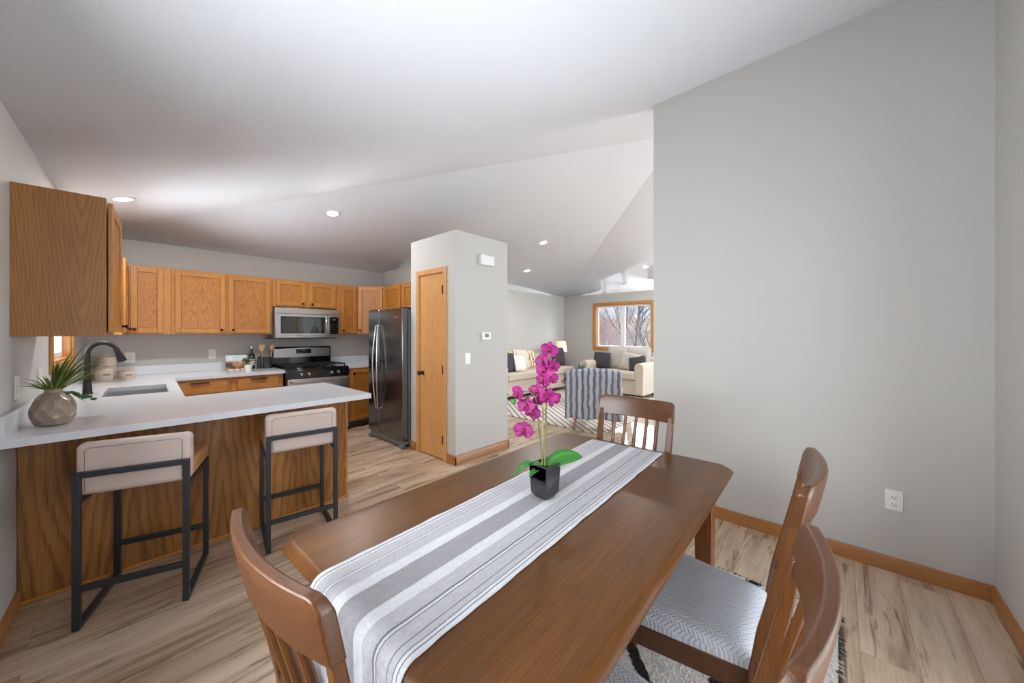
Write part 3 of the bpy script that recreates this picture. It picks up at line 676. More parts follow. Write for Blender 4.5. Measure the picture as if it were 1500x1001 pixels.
# crockery on the counter
def canister(loc, r, h, label, words=True):
    t = thing('storage_canister', label, 'canister', loc, 0, 'cream stoneware canisters')
    MB().lathe([(r*.9, 0), (r, .012), (r, h*.8), (r*.96, h*.86), (r*.86, h*.9)], (0, 0, 0), 28).build('body', M['cream'], t)
    MB().lathe([(r*.93, h*.9), (r*.95, h*.94), (r*.8, h*.99), (r*.3, h*1.04), (.01, h*1.05)], (0, 0, 0), 28).build('lid', M['cream'], t)
    MB().tube([(-.022, 0, h*1.03), (-.016, 0, h*1.03+.018), (0, 0, h*1.03+.024), (.016, 0, h*1.03+.018), (.022, 0, h*1.03)], .004, 8).build('lid_handle', M['cream'], t)
    mm = MB()
    for k in range(7):
        a = -PI/2-.35+k*.115+.30; mm.box(-.003, -.0015, -.008, .003, .0015, .008+(k % 2)*.003)
        n = 8; R = Matrix.Translation((math.cos(a)*r*1.002, math.sin(a)*r*1.002, h*.42)) @ Matrix.Rotation(a+PI/2, 4, 'Z')
        mm.v[-n:] = [tuple(R @ Vector(pp)) for pp in mm.v[-n:]]
    if words: mm.build('raised_lettering', M['letter'], t)
canister((-.040, 5.76, .914), .068, .225, 'tallest cream canister standing behind against the range wall')
canister((-.055, 5.50, .914), .064, .135, 'medium cream canister with lettering in front of tallest one')
canister((.100, 5.62, .914), .068, .078, 'low cream lidded dish right of the canisters')

# vase with grass
vz = thing('grass_vase', 'taupe dimpled round vase of spiky green grass on peninsula end', 'vase', (-.205, 3.03, .914))
def dimple(r, z, t):
    if r < .04 or z < .004 or z > .150: return r
    n = 9; row = z/.040; best = 9
    for k in (math.floor(row)-1, math.floor(row), math.floor(row)+1):
        ph = (k % 2)*.5; u = ((t/(2*PI)*n+ph) % 1-.5)*(2*PI*r/n)/.040; v = (row-k-.5)
        best = min(best, math.sqrt(u*u+(v*.80)**2*(.8 if v > 0 else 1.2)))
    return r*(.94+.075*min(1, (best/.5)**3))
prof = [(.03, 0), (.042, .001), (.047, .004)]
for k in range(1, 76):
    z = .004+.146*k/76; s_ = (z-.004)/.146; prof.append((.034+.042*math.sin(PI*(.10+.86*s_)**.95)**.7+.005*(1-s_), z))
prof += [(.034, .153), (.030, .160), (.031, .170), (.032, .173), (.026, .173), (.024, .16)]
MB().lathe([(r, z*1.08) for r, z in prof], (0, 0, 0), 144, fn=lambda r, z, t: dimple(r, z/1.08, t)).build('vase_body', M['vase'], vz)
rnd = random.Random(5); m = MB()
def blade(m, p, dirv, ln, wd, bend, k=7, cup=.0):
    p = Vector(p); d = Vector(dirv).normalized(); hz = Vector((d.x, d.y, 0)); hz = hz.normalized() if hz.length > .01 else Vector((1, 0, 0))
    side = d.cross(Vector((0, 0, 1))); side = side.normalized() if side.length > .01 else Vector((0, 1, 0))
    vs = []; q = p.copy()
    for i in range(k+1):
        s = i/k; w_ = wd*(math.sin(PI*min(1, s*.85+.15))**.7)*(1-s**3)+.0004
        nrm = side.cross(d).normalized()
        vs += [q-side*w_/2+nrm*cup*w_, q, q+side*w_/2+nrm*cup*w_]
        d = (d+Vector((hz.x*bend*.4, hz.y*bend*.4, -bend*(s*.8)))*(1/k)*2).normalized(); q = q+d*ln/k
    fs = []
    for i in range(k):
        a = i*3; fs += [(a, a+1, a+4, a+3), (a+1, a+2, a+5, a+4)]
    m.add(vs, fs)
for k in range(56):
    a = rnd.uniform(0, 2*PI); el = rnd.uniform(.15, 1.1); ln = rnd.uniform(.15, .25)
    if math.cos(a) > .3: ln *= rnd.uniform(1.0, 1.35)
    if math.cos(a) < -.2: ln *= .5
    blade(m, (.012*math.cos(a), .012*math.sin(a), .165), (math.cos(a)*el, math.sin(a)*el, 1), ln, .0145, rnd.uniform(.15, .9), 8, .2)
m.build('grass_blades', M['grass'], vz, solid=.0006)
m = MB()
for k in range(9):
    c = Vector((.045+.010*k+.006*(k % 3), -.012+.012*((k*5) % 4)/3, .158-.0052*k+.008*(k % 2))); m.ball(c, .013, .010, .008, 10, 6)
m.tube([(.02, 0, .17), (.05, 0, .165), (.10, .01, .11)], .002, 6).build('succulent_sprig', M['leaf_dark'], vz)

# ------------------------------------------------------------------ outlets and switches
def plate(name, label, cat, loc, rz, w_, h, kind, group=None):
    """flat on a wall, local -y into the room"""
    t = thing(name, label, cat, loc, rz, group)
    MB().box(-w_/2, -.006, -h/2, w_/2, 0, h/2).build('cover_plate', M['white'], t, bevel=.002)
    if kind == 'outlet':
        for z in (.02, -.02):
            r = MB().lathe([(.017, 0), (.017, .003), (.015, .004)], (0, 0, 0), 16, 'y'); r.v = [(a, -.006-b, c*.85+z) for a, b, c in r.v]; ro = r.build('socket', M['white'], t)
            MB().box(-.008, -.0108, z-.001, -.0055, -.0098, z+.008).box(.0055, -.0108, z-.001, .008, -.0098, z+.007).box(-.002, -.0108, z-.0105, .002, -.0098, z-.0065).build('slots', M['slot'], ro)
    else:
        n = 2 if w_ > .1 else 1
        for i in range(n):
            xc = 0 if n == 1 else (-.023+.046*i); MB().box(xc-.0165, -.009, -.033, xc+.0165, -.006, .033).build('rocker', M['white'], t, bevel=.0015)
    return t
plate('wall_outlet', 'white duplex outlet on the plain grey wall at right', 'outlet', (XR, -.24, .415), -PI/2, .075, .117, 'outlet')
plate('wall_outlet', 'white outlet above backsplash left, just right of faucet', 'outlet', (.135, YB, 1.113), 0, .08, .117, 'outlet')
plate('light_switch', 'white switch above backsplash beneath the two door wall cabinet', 'switch', (.853, YB, 1.12), 0, .075, .117, 'switch')
plate('light_switch', 'white switch on the narrow pantry column at right side', 'switch', (2.575, PY0, 1.115), 0, .073, .117, 'switch')
q = L(0, .08, 1.115); plate('light_switch', 'white switch on the left wall nearest the camera', 'switch', tuple(q), PI/2-A, .075, .117, 'switch')
q = L(0, .62, 1.115); plate('light_switch', 'white switch on left wall behind the grass vase', 'switch', tuple(q), PI/2-A, .075, .117, 'switch')
t = thing('thermostat', 'white thermostat with grey display on the pantry column', 'thermostat', (2.84, PY0, 1.355))
MB().box(-.065, -.025, -.043, .065, 0, .043).build('housing', M['white'], t, bevel=.006)
MB().box(-.03, -.0265, -.014, .03, -.025, .026).build('display', M['lcd'], t)
t = thing('door_chime', 'white louvred door chime box high on the pantry column', 'door chime', (2.84, PY0, 2.21))
MB().box(-.105, -.045, -.055, .105, 0, .055).build('housing', M['white'], t, bevel=.004)
m = MB()
for k in range(7): m.box(-.095, -.049, -.045+k*.014, .098, -.045, -.037+k*.014)
m.build('louvres', M['white'], t)

# ------------------------------------------------------------------ appliances
# microwave
t = thing('microwave', 'stainless over the range microwave with dark door window', 'microwave', (1.445, 5.52, 1.325)); W_ = .822; H_ = .405
MB().box(.004, .03, .0, W_-.004, .398, H_).build('case', M['fridge_side'], t)
MB().box(0, 0, .33, W_, .03, H_).box(0, -.002, .022, W_, .03, .0).build('vent_trim', M['steel'], t, bevel=.003)
dr_ = MB().box(0, -.004, .024, .655, .03, .325).build('door', M['steel'], t, bevel=.004)
MB().box(.075, -.0065, .075, .60, -.004, .275).build('door_window', M['dark_glass'], dr_)
MB().box(.06, -.0055, .06, .615, -.0035, .29).build('window_border', M['gloss_black'], dr_)
MB().tube([(.628, -.01, .05), (.628, -.035, .08), (.628, -.042, .17), (.628, -.035, .27), (.628, -.01, .305)], .011, 10).build('handle', M['steel_z'], dr_)
cp = MB().box(.66, -.004, .024, W_, .03, .325).build('control_panel', M['steel'], t, bevel=.003)
MB().box(.685, -.0065, .05, .805, -.004, .295).build('touch_panel', M['gloss_black'], cp)
m = MB()
for i in range(3):
    for j in range(4): m.box(.70+i*.035, -.0075, .08+j*.035, .715+i*.035, -.0065, .088+j*.035)
m.box(.72, -.0075, .25, .77, -.0065, .272).build('buttons', M['lcd'], cp)
MB().box(-.04, .02, -.012, W_-.02, .38, .0).build('bottom_tray', M['iron'], t)
# range
t = thing('gas_range', 'black and stainless gas range under the microwave', 'stove', (1.482, 5.20, 0)); W_ = .785
MB().box(0, .03, .03, W_, .66, .905).build('body', M['gloss_black'], t, bevel=.003)
MB().box(-.0, -.005, .905, W_, .62, .925).build('cooktop', M['gloss_black'], t, bevel=.006)
bgd = MB().prism([(.62, .925), (.69, .925), (.69, 1.185), (.655, 1.19), (.635, 1.17)], 0.0, W_, 'x').build('backguard', M['gloss_black'], t, bevel=.004)
m = MB(); m.prism([(.022, 1.04), (W_-.022, 1.04), (W_-.022, 1.165), (W_*.5, 1.178), (.022, 1.165)], .624, .632, 'y'); m.build('control_fascia', M['steel'], bgd, bevel=.002)
m = MB().box(.30, .619, 1.09, .50, .624, 1.155).build('control_display', M['gloss_black'], bgd)
m = MB()
for i in range(5): m.box(.315+i*.036, .6175, 1.105, .328+i*.036, .619, 1.112)
m.box(.375, .6175, 1.125, .43, .619, 1.142).build('display_marks', M['lcd'], bgd)
fp = MB().prism([(-.03, .80), (.03, .80), (.03, .905), (-.012, .905)], 0, W_, 'x').build('knob_panel', M['gloss_black'], t, bevel=.004)
for x in (.16, .25, .54, .63):
    k = MB().lathe([(.024, 0), (.022, .01), (.018, .03), (.016, .034)], (0, 0, 0), 16, 'y'); k.v = [(x+a, -.024-b, .852+c) for a, b, c in k.v]; k.box(x-.004, -.062, .84, x+.004, -.055, .866); k.build('knob', M['steel_z'], t)
for gx in (.2, .585):
    for gy in (.17, .45):
        b_ = MB().lathe([(.055, .926), (.05, .934), (.03, .936), (.028, .944), (.005, .945)], (gx, gy, 0), 20).build('burner', M['iron'], t)
    m = MB(); x0, x1 = gx-.165, gx+.165
    for y in (.05, .30, .56): m.bar((x0, y, .955), (x1, y, .955), .012)
    for x in (x0, gx, x1): m.bar((x, .05, .955), (x, .56, .955), .012)
    for gy in (.17, .45):
        m.bar((gx-.09, gy, .958), (gx+.09, gy, .958), .01)
    for x in (x0, x1):
        for y in (.05, .56): m.bar((x, y, .925), (x, y, .952), .014)
    m.build('grate', M['iron'], t)
od = MB().box(.01, -.03, .21, W_-.01, .03, .79).build('oven_door', M['steel'], t, bevel=.004)
MB().box(.10, -.0325, .32, W_-.10, -.03, .66).build('oven_window', M['dark_glass'], od)
MB().tube([(.04, -.03, .755), (.05, -.075, .757), (W_/2, -.085, .757), (W_-.05, -.075, .757), (W_-.04, -.03, .755)], .014, 10).build('handle', M['steel'], od)
MB().box(.01, -.025, .05, W_-.01, .03, .2).build('warming_drawer', M['steel'], t, bevel=.004)
# refrigerator facing the peninsula
t = thing('refrigerator', 'dark stainless side by side refrigerator next to the pantry', 'refrigerator', (2.31, 4.69, 0), -PI/2); W_ = .845; H_ = 1.69
MB().box(.0, .085, .05, W_, .78, H_-.015).build('case', M['fridge_side'], t, bevel=.004)
MB().box(.0, .03, .02, W_, .10, .085).build('base_grille', M['fridge_side'], t, bevel=.004)
for fx, fy in ((0, .0), (W_-.07, .0), (.02, .62), (W_-.09, .62)): MB().box(fx, fy, 0, fx+.07, fy+.11, .05).build('foot', M['fridge_side'], t, bevel=.004)
fd = MB().box(.0, .0, .095, .282, .08, H_).build('freezer_door', M['dark_steel'], t, bevel=.012, seg=4)
rd = MB().box(.288, .0, .095, W_, .08, H_).build('refrigerator_door', M['dark_steel'], t, bevel=.012, seg=4)
for xx, par, sg in ((.262, fd, -1), (.308, rd, 1)):
    pts = [(xx, 0, .42), (xx, -.03, .43)]+[(xx+sg*.030*math.sin(PI*k/12), -.03-.030*math.sin(PI*k/12), .43+1.05*k/12) for k in range(1, 12)]+[(xx, -.03, 1.48), (xx, 0, 1.49)]
    MB().tube(pts, .0105, 12).build('handle', M['steel_z'], par)
dp = MB().box(.05, -.004, .92, .20, .0, 1.28).build('dispenser', M['gloss_black'], fd, bevel=.004)
MB().box(.07, -.006, 1.19, .18, -.004, 1.25).build('dispenser_controls', M['dark_glass'], dp)
MB().box(.66, -.0015, H_-.115, .76, .0, H_-.10).build('badge', M['steel_z'], rd)
MB().box(0.02, .03, H_-.012, .10, .16, H_+.012).box(W_-.10, .03, H_-.012, W_-.02, .16, H_+.012).build('hinge_cover', M['iron'], t, bevel=.003)

# counter things by the range
def leaning(loc, rz, tilt): return Matrix.Translation(loc) @ Matrix.Rotation(rz, 4, 'Z') @ Matrix.Rotation(tilt, 4, 'X')
bt = NT('painted_scene_cover'); mm_ = bt.mapping(scale=(9, 9, 9)); nn_ = bt.n('TexNoise', i={'Scale': 1.2, 'Detail': 5}); bt.l(mm_.outputs[0], nn_.inputs[0])
sp_ = bt.n('SeparateXYZ'); tc_ = bt.n('TexCoord'); bt.l(tc_.outputs['Generated'], sp_.inputs[0])
top_ = bt.ramp(nn_.outputs[0], [(.4, srgb(206, 222, 234)), (.6, srgb(244, 244, 240))]); low_ = bt.ramp(nn_.outputs[0], [(.38, srgb(88, 60, 44)), (.5, srgb(176, 130, 92)), (.6, srgb(208, 178, 140))])
cut = bt.ramp(sp_.outputs[2], [(.52, (0, 0, 0)), (.66, (1, 1, 1))]); bt.l(bt.mix(cut.outputs[0], low_.outputs[0], top_.outputs[0]), bt.b.inputs['Base Color']); M['cover'] = bt.m
t = thing('cookbook', 'picture covered cookbook leaning on backsplash left of the range', 'book', (1.09, 5.80, .914))
MB().box(-.115, 0, .0, .115, .022, .19).xf(Matrix.Rotation(-.22, 4, 'X')).build('cover', M['cover'], t)
MB().box(-.112, .003, .003, .112, .019, .192).xf(Matrix.Rotation(-.22, 4, 'X')).build('pages', M['white'], t)
t = tag(MB().box(-.10, -.06, 0, .10, .06, .012).box(-.09, -.055, .012, .09, .055, .022).build('folded_cloth', M['pillow_stripe'], bevel=.004), 'small folded pale cloth lying in front of the cookbook', 'cloth'); t.location = (1.05, 5.62, .914)
t = thing('herb_pot', 'small white pot of green herbs beside the cookbook', 'potted plant', (1.13, 5.42, .914))
MB().lathe([(.028, 0), (.030, .002), (.042, .085), (.042, .09), (.036, .09), (.035, .07)], (0, 0, 0), 20).build('pot', M['white'], t)
m = MB(); rnd = random.Random(3)
for k in range(46):
    a = rnd.uniform(0, 2*PI); rr = rnd.uniform(0, .075); m.ball((rr*math.cos(a), rr*math.sin(a)*.8, .115+rnd.uniform(-.03, .05)), .016, .014, .006, 8, 5)
m.tube([(0, 0, .07), (0, 0, .13)], .006, 6); m.build('foliage', M['leaf_dark'], t)
t = thing('wine_bottle', 'dark wine bottle standing behind the herb pot', 'bottle', (1.235, 5.76, .914))
MB().lathe([(.034, 0), (.037, .004), (.037, .17), (.034, .19), (.016, .22), (.0145, .27), (.0145, .285)], (0, 0, 0), 24).build('bottle_glass', M['wine'], t)
MB().lathe([(.0158, .272), (.0158, .283), (.013, .302), (.005, .305)], (0, 0, 0), 16).build('pourer_cap', M['steel'], t)
MB().lathe([(.0375, .05), (.0375, .13)], (0, 0, 0), 24).build('paper_label', M['cream'], t)
t = thing('pepper_mill', 'small dark mill between the wine bottle and utensil crock', 'mill', (1.315, 5.74, .914))
MB().lathe([(.024, 0), (.026, .01), (.02, .06), (.024, .11), (.018, .14), (.02, .15), (.012, .168), (.003, .17)], (0, 0, 0), 20).build('mill_body', M['pot_black'], t)
MB().lathe([(.005, .168), (.011, .176), (.008, .188), (.001, .19)], (0, 0, 0), 12).build('top_knob', M['steel'], t)
t = thing('utensil_crock', 'dark crock for wooden utensils left of the range', 'crock', (1.405, 5.72, .914))
MB().lathe([(.05, 0), (.054, .005), (.055, .15), (.055, .155), (.049, .155), (.048, .01)], (0, 0, 0), 24).build('crock_body', M['dark_glass'], t)
def utensil(x, y, lean, head, label):
    u = thing('wooden_utensil', label, 'utensil', (1.405+x, 5.72+y, .93), 0, 'wooden utensils in the crock')
    p1 = Vector((lean, 0, .22)); MB().tube([(0, 0, 0), p1], [.006, .008], 8).build('handle', M['tan_wood'], u)
    m = MB().ball((p1.x*1.12, 0, .262), .030, .005, .042, 14, 8)
    if head: m = MB().prism([(p1.x-.016, .22), (p1.x+.016, .22), (p1.x+.045, .29), (p1.x+.035, .305), (p1.x-.03, .30), (p1.x-.035, .275)], -.004, .004, 'y')
    m.build('head', M['tan_wood'], u)
utensil(-.02, .01, -.045, True, 'wooden spatula leaning left out of the utensil crock')
utensil(.015, -.01, .035, False, 'wooden spoon leaning right out of the utensil crock')

# ------------------------------------------------------------------ bar stools
def make_stool():
    t = thing('bar_stool', 'blush leather bar stool at the left, nearest the window wall', 'stool', group='counter stools')
    fm = M['frame_metal']; hx, y0, y1, b = .195, -.215, .215, .026
    for sx in (-1, 1):
        x = sx*hx
        MB().bar((x, y0, 0), (x, y0, .735), b).build('leg', fm, t, bevel=.002)
        MB().bar((x, y1, 0), (x, y1, .615), b).build('leg', fm, t, bevel=.002)
        MB().box(x-b/2, y0+b/2, 0, x+b/2, y1-b/2, b).build('floor_rail', fm, t, bevel=.002)
        MB().bar((x, y0+b/2, .60), (x, y1-b/2, .60), b).build('seat_rail', fm, t, bevel=.002)
    MB().bar((-hx+b/2, y0, .19), (hx-b/2, y0, .19), b).build('stretcher', fm, t, bevel=.002)
    MB().bar((-hx+b/2, y1, .19), (hx-b/2, y1, .19), b).build('footrest', fm, t, bevel=.002)
    MB().bar((-hx+b/2, y0, .722), (hx-b/2, y0, .722), b, .026).build('back_bar', fm, t, bevel=.002)
    MB().box(-hx-.012, -.13, .614, hx+.012, .235, .70).build('seat', M['leather_seat'], t, bevel=.02, seg=4)
    bk = MB().box(-hx-.014, y0+.014, .615, hx+.014, y0+.094, .862).build('backrest', M['leather'], t, bevel=.026, seg=5)
    m = MB(); yy_ = y0+.0135
    xs = hx-.02
    m.tube([(-xs, yy_, .64), (-xs, yy_, .83), (-xs+.012, yy_, .842), (xs-.012, yy_, .842), (xs, yy_, .83), (xs, yy_, .64)], .0013, 5)
    m.build('seam', M['stitch'], bk)
    return t
st = make_stool(); st.location = (.140, 2.785, 0); st.rotation_euler = (0, 0, -rad(18))
dup(st, (.885, 2.845, 0), -rad(9), 'blush leather bar stool nearer the open end of the peninsula')

# ------------------------------------------------------------------ dining table, runner, rug
TR = rad(1.6); tb = thing('dining_table', 'long walnut stained dining table with clipped corners', 'table', (1.165, .822, 0), TR)
tx, ty, ch = .81, .480, .035; TZ = .76
m = MB(); prof = [(0, TZ), (.004, TZ-.004), (.022, TZ-.022), (.026, TZ-.03), (.02, TZ-.038), (-.02, TZ-.038)]
rings = []
for off, z in [(-.028, TZ), (-.020, TZ-.0015), (-.006, TZ-.014), (0, TZ-.024), (-.002, TZ-.033), (-.012, TZ-.037)]:
    X, Y = tx+off, ty+off; rings.append([(X-ch, -Y, z), (X, -Y+ch, z), (X, Y-ch, z), (X-ch, Y, z), (-X+ch, Y, z), (-X, Y-ch, z), (-X, -Y+ch, z), (-X+ch, -Y, z)])
vs = [p_ for r in rings for p_ in r]; fs = [tuple(range(8)), tuple(range(len(vs)-1, len(vs)-9, -1))]
for j in range(len(rings)-1):
    for i in range(8): fs.append((j*8+i, (j+1)*8+i, (j+1)*8+(i+1) % 8, j*8+(i+1) % 8))
m.add(vs, fs); m.build('tabletop', M['table'], tb, sharp=30)
ax, ay = tx-.085, ty-.075
MB().box(-ax, -ay, .63, ax, -ay+.022, .722).box(-ax, ay-.022, .63, ax, ay, .722).box(-ax, -ay+.022, .63, -ax+.022, ay-.022, .722).box(ax-.022, -ay+.022, .63, ax, ay-.022, .722).build('apron', M['table'], tb, bevel=.003)
for i in (-1, 1):
    for j in (-1, 1):
        MB().bar((i*(ax-.03), j*(ay-.03), .722), (i*(ax-.03), j*(ay-.03), 0), .082, w1=.72).build('leg', M['table_z'], tb, bevel=.004)
# runner
RR = rad(2.7); rw = .2; xN, xFr = -.818, .745; zt = TZ+.0025
def run_pt(u, v):
    R = .034; drop = .30; x0 = xN+R; s = u*(drop+R*PI/2+xFr-x0); y = rw-2*rw*v
    if s < drop: return (xN-.007*math.sin(y*24)*min(1, (drop-s)*6), y, zt-R-(drop-s))
    if s < drop+R*PI/2:
        a = (s-drop)/R; return (x0-R*math.cos(a), y, zt-R+R*math.sin(a))
    q = s-drop-R*PI/2; rip = .0012*math.sin(q*23+v*18)+.0008*math.sin(q*51+y*40)
    return (x0+q, y+rip, zt+abs(rip)*.6)
ru = MB().grid(run_pt, 150, 34).build('table_runner', M['runner'], solid=.0018); ru.location = (1.165, .841, 0); ru.rotation_euler = (0, 0, RR)
tag(ru, 'grey and white striped linen runner draped along the dining table', 'table runner')
# shag rug beneath
m = MB(); rnd = random.Random(11); rg_x0, rg_x1, rg_y0, rg_y1 = .55, 2.385, .0, 1.12
m.box(rg_x0, rg_y0, 0.001, rg_x1, rg_y1, .010)
rg = MB()
rg.v = [(a-1.4, b-.55, c) for a, b, c in m.v]; rg.f = m.f; rg.m = m.m
nx, ny = 150, 92
for i in range(nx):
    for j in range(ny):
        x = rg_x0+(rg_x1-rg_x0)*(i+.5)/nx+rnd.uniform(-.004, .004)-1.4; y = rg_y0+(rg_y1-rg_y0)*(j+.5)/ny+rnd.uniform(-.004, .004)-.55
        if y > .25: continue
        h = rnd.uniform(.013, .02); dx, dy = rnd.uniform(-.009, .009), rnd.uniform(-.009, .009); w_ = .0045
        rg.add([(x-w_, y-w_, .009), (x+w_, y-w_, .009), (x, y+w_, .009), (x+dx, y+dy, h)], [(0, 1, 3), (1, 2, 3), (2, 0, 3)])
ro = rg.build('dining_rug', M['shag'], sharp=60); ro.location = (1.4, .55, 0); tag(ro, 'shaggy white rug with black zigzag lines under the dining table', 'rug')
fr = MB()
for k in range(420):
    s = rnd.random()
    if k % 2: x, y, ex, ey = rg_x1-1.4, rg_y0-.55+s*(rg_y1-rg_y0), 1, 0
    else: x, y, ex, ey = rg_x0-1.4+s*(rg_x1-rg_x0), rg_y0-.55, 0, -1
    l_ = rnd.uniform(.012, .03); fr.add([(x-.004*abs(ey), y-.004*abs(ex), .012), (x+.004*abs(ey), y+.004*abs(ex), .012), (x+ex*l_+rnd.uniform(-.01, .01), y+ey*l_+rnd.uniform(-.01, .01), .004), (x, y, .004)], [(0, 1, 2), (0, 2, 3), (1, 3, 2)])
fr.build('black_fringe', M['pot_black'], ro)['kind'] = 'stuff'

# ------------------------------------------------------------------ dining chairs
def make_chair(label):
    """front towards local +y, back at -y"""
    t = thing('dining_chair', label, 'chair', group='walnut dining chairs')
    c = M['chair']
    yb, yf, wb, wf, zs = -.20, .235, .185, .245, .455
    m = MB(); n = 10
    def sx(v): return wb+(wf-wb)*v
    def top(u, v):
        x = (u*2-1)*sx(v); e = min(1, min(u, 1-u)*9, min(v, 1-v)*9); return (x, yb+(yf-yb)*v+(-.015*(1-(2*u-1)**2) if v < .01 else 0), zs+.012+.026*math.sin(e*PI/2)**.7)
    m.grid(top, 24, 24); k = 25
    ring = [i for i in range(k)]+[j*k+k-1 for j in range(1, k)]+[(k-1)*k+i for i in range(k-2, -1, -1)]+[j*k for j in range(k-2, 0, -1)]
    base = len(m.v); m.v += [(m.v[i][0], m.v[i][1], zs-.008) for i in ring]; L_ = len(ring)
    for i in range(L_): m.f.append((ring[(i+1) % L_], ring[i], base+i, base+(i+1) % L_)); m.m.append(0)
    m.f.append(tuple(base+i for i in range(L_-1, -1, -1))); m.m.append(0)
    m.build('seat', M['weave'], t, sharp=60)
    z0, z1 = .385, zs-.005; th_ = .022
    m = MB()
    m.prism([(-wb-.004, yb), (-wf-.004, yf), (-wf+th_, yf), (-wb+th_, yb)], z0, z1).prism([(wb+.004, yb), (wf+.004, yf), (wf-th_, yf), (wb-th_, yb)], z0, z1)
    m.prism([(-wf+th_, yf-th_), (wf-th_, yf-th_), (wf-th_, yf), (-wf+th_, yf)], z0, z1).prism([(-wb+th_, yb), (wb-th_, yb), (wb-th_, yb+th_), (-wb+th_, yb+th_)], z0, z1)
    m.build('seat_frame', M['chair_x'], t, bevel=.003)
    for s in (-1, 1):
        MB().bar((s*(wf-.018), yf-.022, z1-.002), (s*(wf-.022), yf-.022, 0), .042, w1=.7).build('leg', c, t, bevel=.003)
        # rear leg sweeping up into the back post
        path = [(0, -.245, .034, .026), (.2, -.222, .036, .032), (.36, -.208, .040, .040), (.47, -.208, .040, .040), (.58, -.222, .036, .034), (.72, -.252, .032, .028), (.84, -.277, .030, .024), (.925, -.292, .028, .020)]
        vs = []; fs = []
        for z, y, wx, wy in path:
            x = s*(wb+.012+(.012 if z > .5 else 0)*min(1, (z-.5)/.3) if z > .5 else wb+.012)
            for i, j in ((-1, -1), (1, -1), (1, 1), (-1, 1)): vs.append((x+i*wx/2, y+j*wy/2, z))
        for q_ in range(len(path)-1):
            for i in range(4): fs.append((q_*4+i, q_*4+(i+1) % 4, q_*4+4+(i+1) % 4, q_*4+4+i))
        fs += [(3, 2, 1, 0), tuple(len(vs)-4+i for i in range(4))]
        MB().add(vs, fs).build('leg', c, t, bevel=.004)
    # curved crest rail
    nseg = 40; cs = [(-.5, 0), (-.5, .5), (-.5, .90), (-.38, 1.0), (.36, 1.0), (.52, .90), (.54, .5), (.5, 0)]
    vs = []; fs = []; hw = .224
    for i in range(nseg+1):
        u = i/nseg*2-1; x = u*hw; y = -.288-.036*(1-u*u); e = min(1, (1-abs(u))*hw/.020)
        zt_ = 1.004-.020*(1-math.sin(e*PI/2)); zb_ = .893; th = .027
        for a, b in cs:
            z = zb_+(zt_-zb_)*b; vs.append((x, y-(z-.90)*.20-a*th*(1 if a < 0 else .9), z))
    k = len(cs)
    for i in range(nseg):
        for j in range(k): fs.append((i*k+j, i*k+(j+1) % k, (i+1)*k+(j+1) % k, (i+1)*k+j))
    fs += [tuple(range(k-1, -1, -1)), tuple(nseg*k+j for j in range(k))]
    MB().add(vs, fs).build('crest_rail', M['chair_x'], t, bevel=.003, sharp=50)
    MB().bar((-wb-.0, -.226, .575), (wb+.0, -.226, .575), .024, .045).build('lower_rail', M['chair_x'], t, bevel=.003)
    for i in range(5):
        x = -.13+.065*i; u = x/hw
        MB().tube([(x*.93, -.226, .59), (x*.98, -.250-.03*(1-u*u), .74), (x, -.285-.040*(1-u*u), .905)], [.0085, .0105, .0085], 10).build('spindle', c, t)
    for xx in (-1, 1): MB().bar((xx*.20, -.20, .17), (xx*.225, .215, .17), .02, .028).build('stretcher', c, t, bevel=.003)
    return t
ch = make_chair('walnut dining chair with spindle back at the near left table end')
ch.location = (.506, .788, 0); ch.rotation_euler = (0, 0, -PI/2+rad(2))
dup(ch, (1.765, .895, 0), PI/2-rad(1), 'walnut spindle back dining chair at far end near the armchair')
dup(ch, (1.37, .376, .0), rad(1.5), 'walnut dining chair on the right with its woven seat in full view')
dup(ch, (.735, .350, .0), rad(1), 'walnut dining chair at lower right, cut off by the photo edge')

# ------------------------------------------------------------------ orchid
ox, oy = 1.108, .832
orc = thing('potted_orchid', 'magenta orchid in black square pot on the table runner', 'potted plant', (ox, oy, TZ+.005), rad(-3))
m = MB(); lv = [(.022, 0), (.026, .002), (.038, .020), (.043, .126), (.043, .128), (.038, .128), (.037, .112)]
vs = []
for r, z in lv:
    for i, j in ((-1, -1), (1, -1), (1, 1), (-1, 1)): vs.append((i*r, j*r, z))
fs = [(a*4+i, a*4+(i+1) % 4, a*4+4+(i+1) % 4, a*4+4+i) for a in range(len(lv)-1) for i in range(4)]+[(3, 2, 1, 0), tuple(len(vs)-4+i for i in range(4))]
m.add(vs, fs); m.build('pot', M['pot_black'], orc, bevel=.002)
MB().ball((0, 0, .110), .034, .034, .008, 14, 6, p=.6).build('moss', M['soil'], orc)
fwd = Vector((.742, .670, 0)); rgt = Vector((.670, -.742, 0))
def O(a, b, z): return Vector((rgt.x*a+fwd.x*b, rgt.y*a+fwd.y*b, z))
KZ = 1.16    # across the view, along the view, height
def bigleaf(p0, dirv, ln, wd, droop, name='leaf', roll=0.0):
    m = MB(); p = Vector(p0); d = Vector(dirv).normalized(); vs = []; n = 14
    side = d.cross(Vector((0, 0, 1))).normalized(); side.rotate(Matrix.Rotation(roll, 3, d))
    for i in range(n+1):
        s = i/n; w_ = wd*(.22+.78*math.sin(PI*min(1, s*.78+.12)))*math.sqrt(max(0, 1-s**6))+.001
        up = side.cross(d).normalized()
        for e in (-1, -.5, 0, .5, 1): vs.append(p+side*e*w_/2+up*(abs(e)*.22*w_))
        d = (d+Vector((0, 0, -droop/n))).normalized(); p = p+d*ln/n
    fs = [(i*5+j, i*5+j+1, i*5+6+j, i*5+5+j) for i in range(n) for j in range(4)]
    m.add(vs, fs).build(name, M['leaf'], orc, solid=.0016, sharp=60)
bigleaf(O(.005, 0, .112), tuple(O(1, .45, .62)), .165, .064, .75, roll=rad(42))
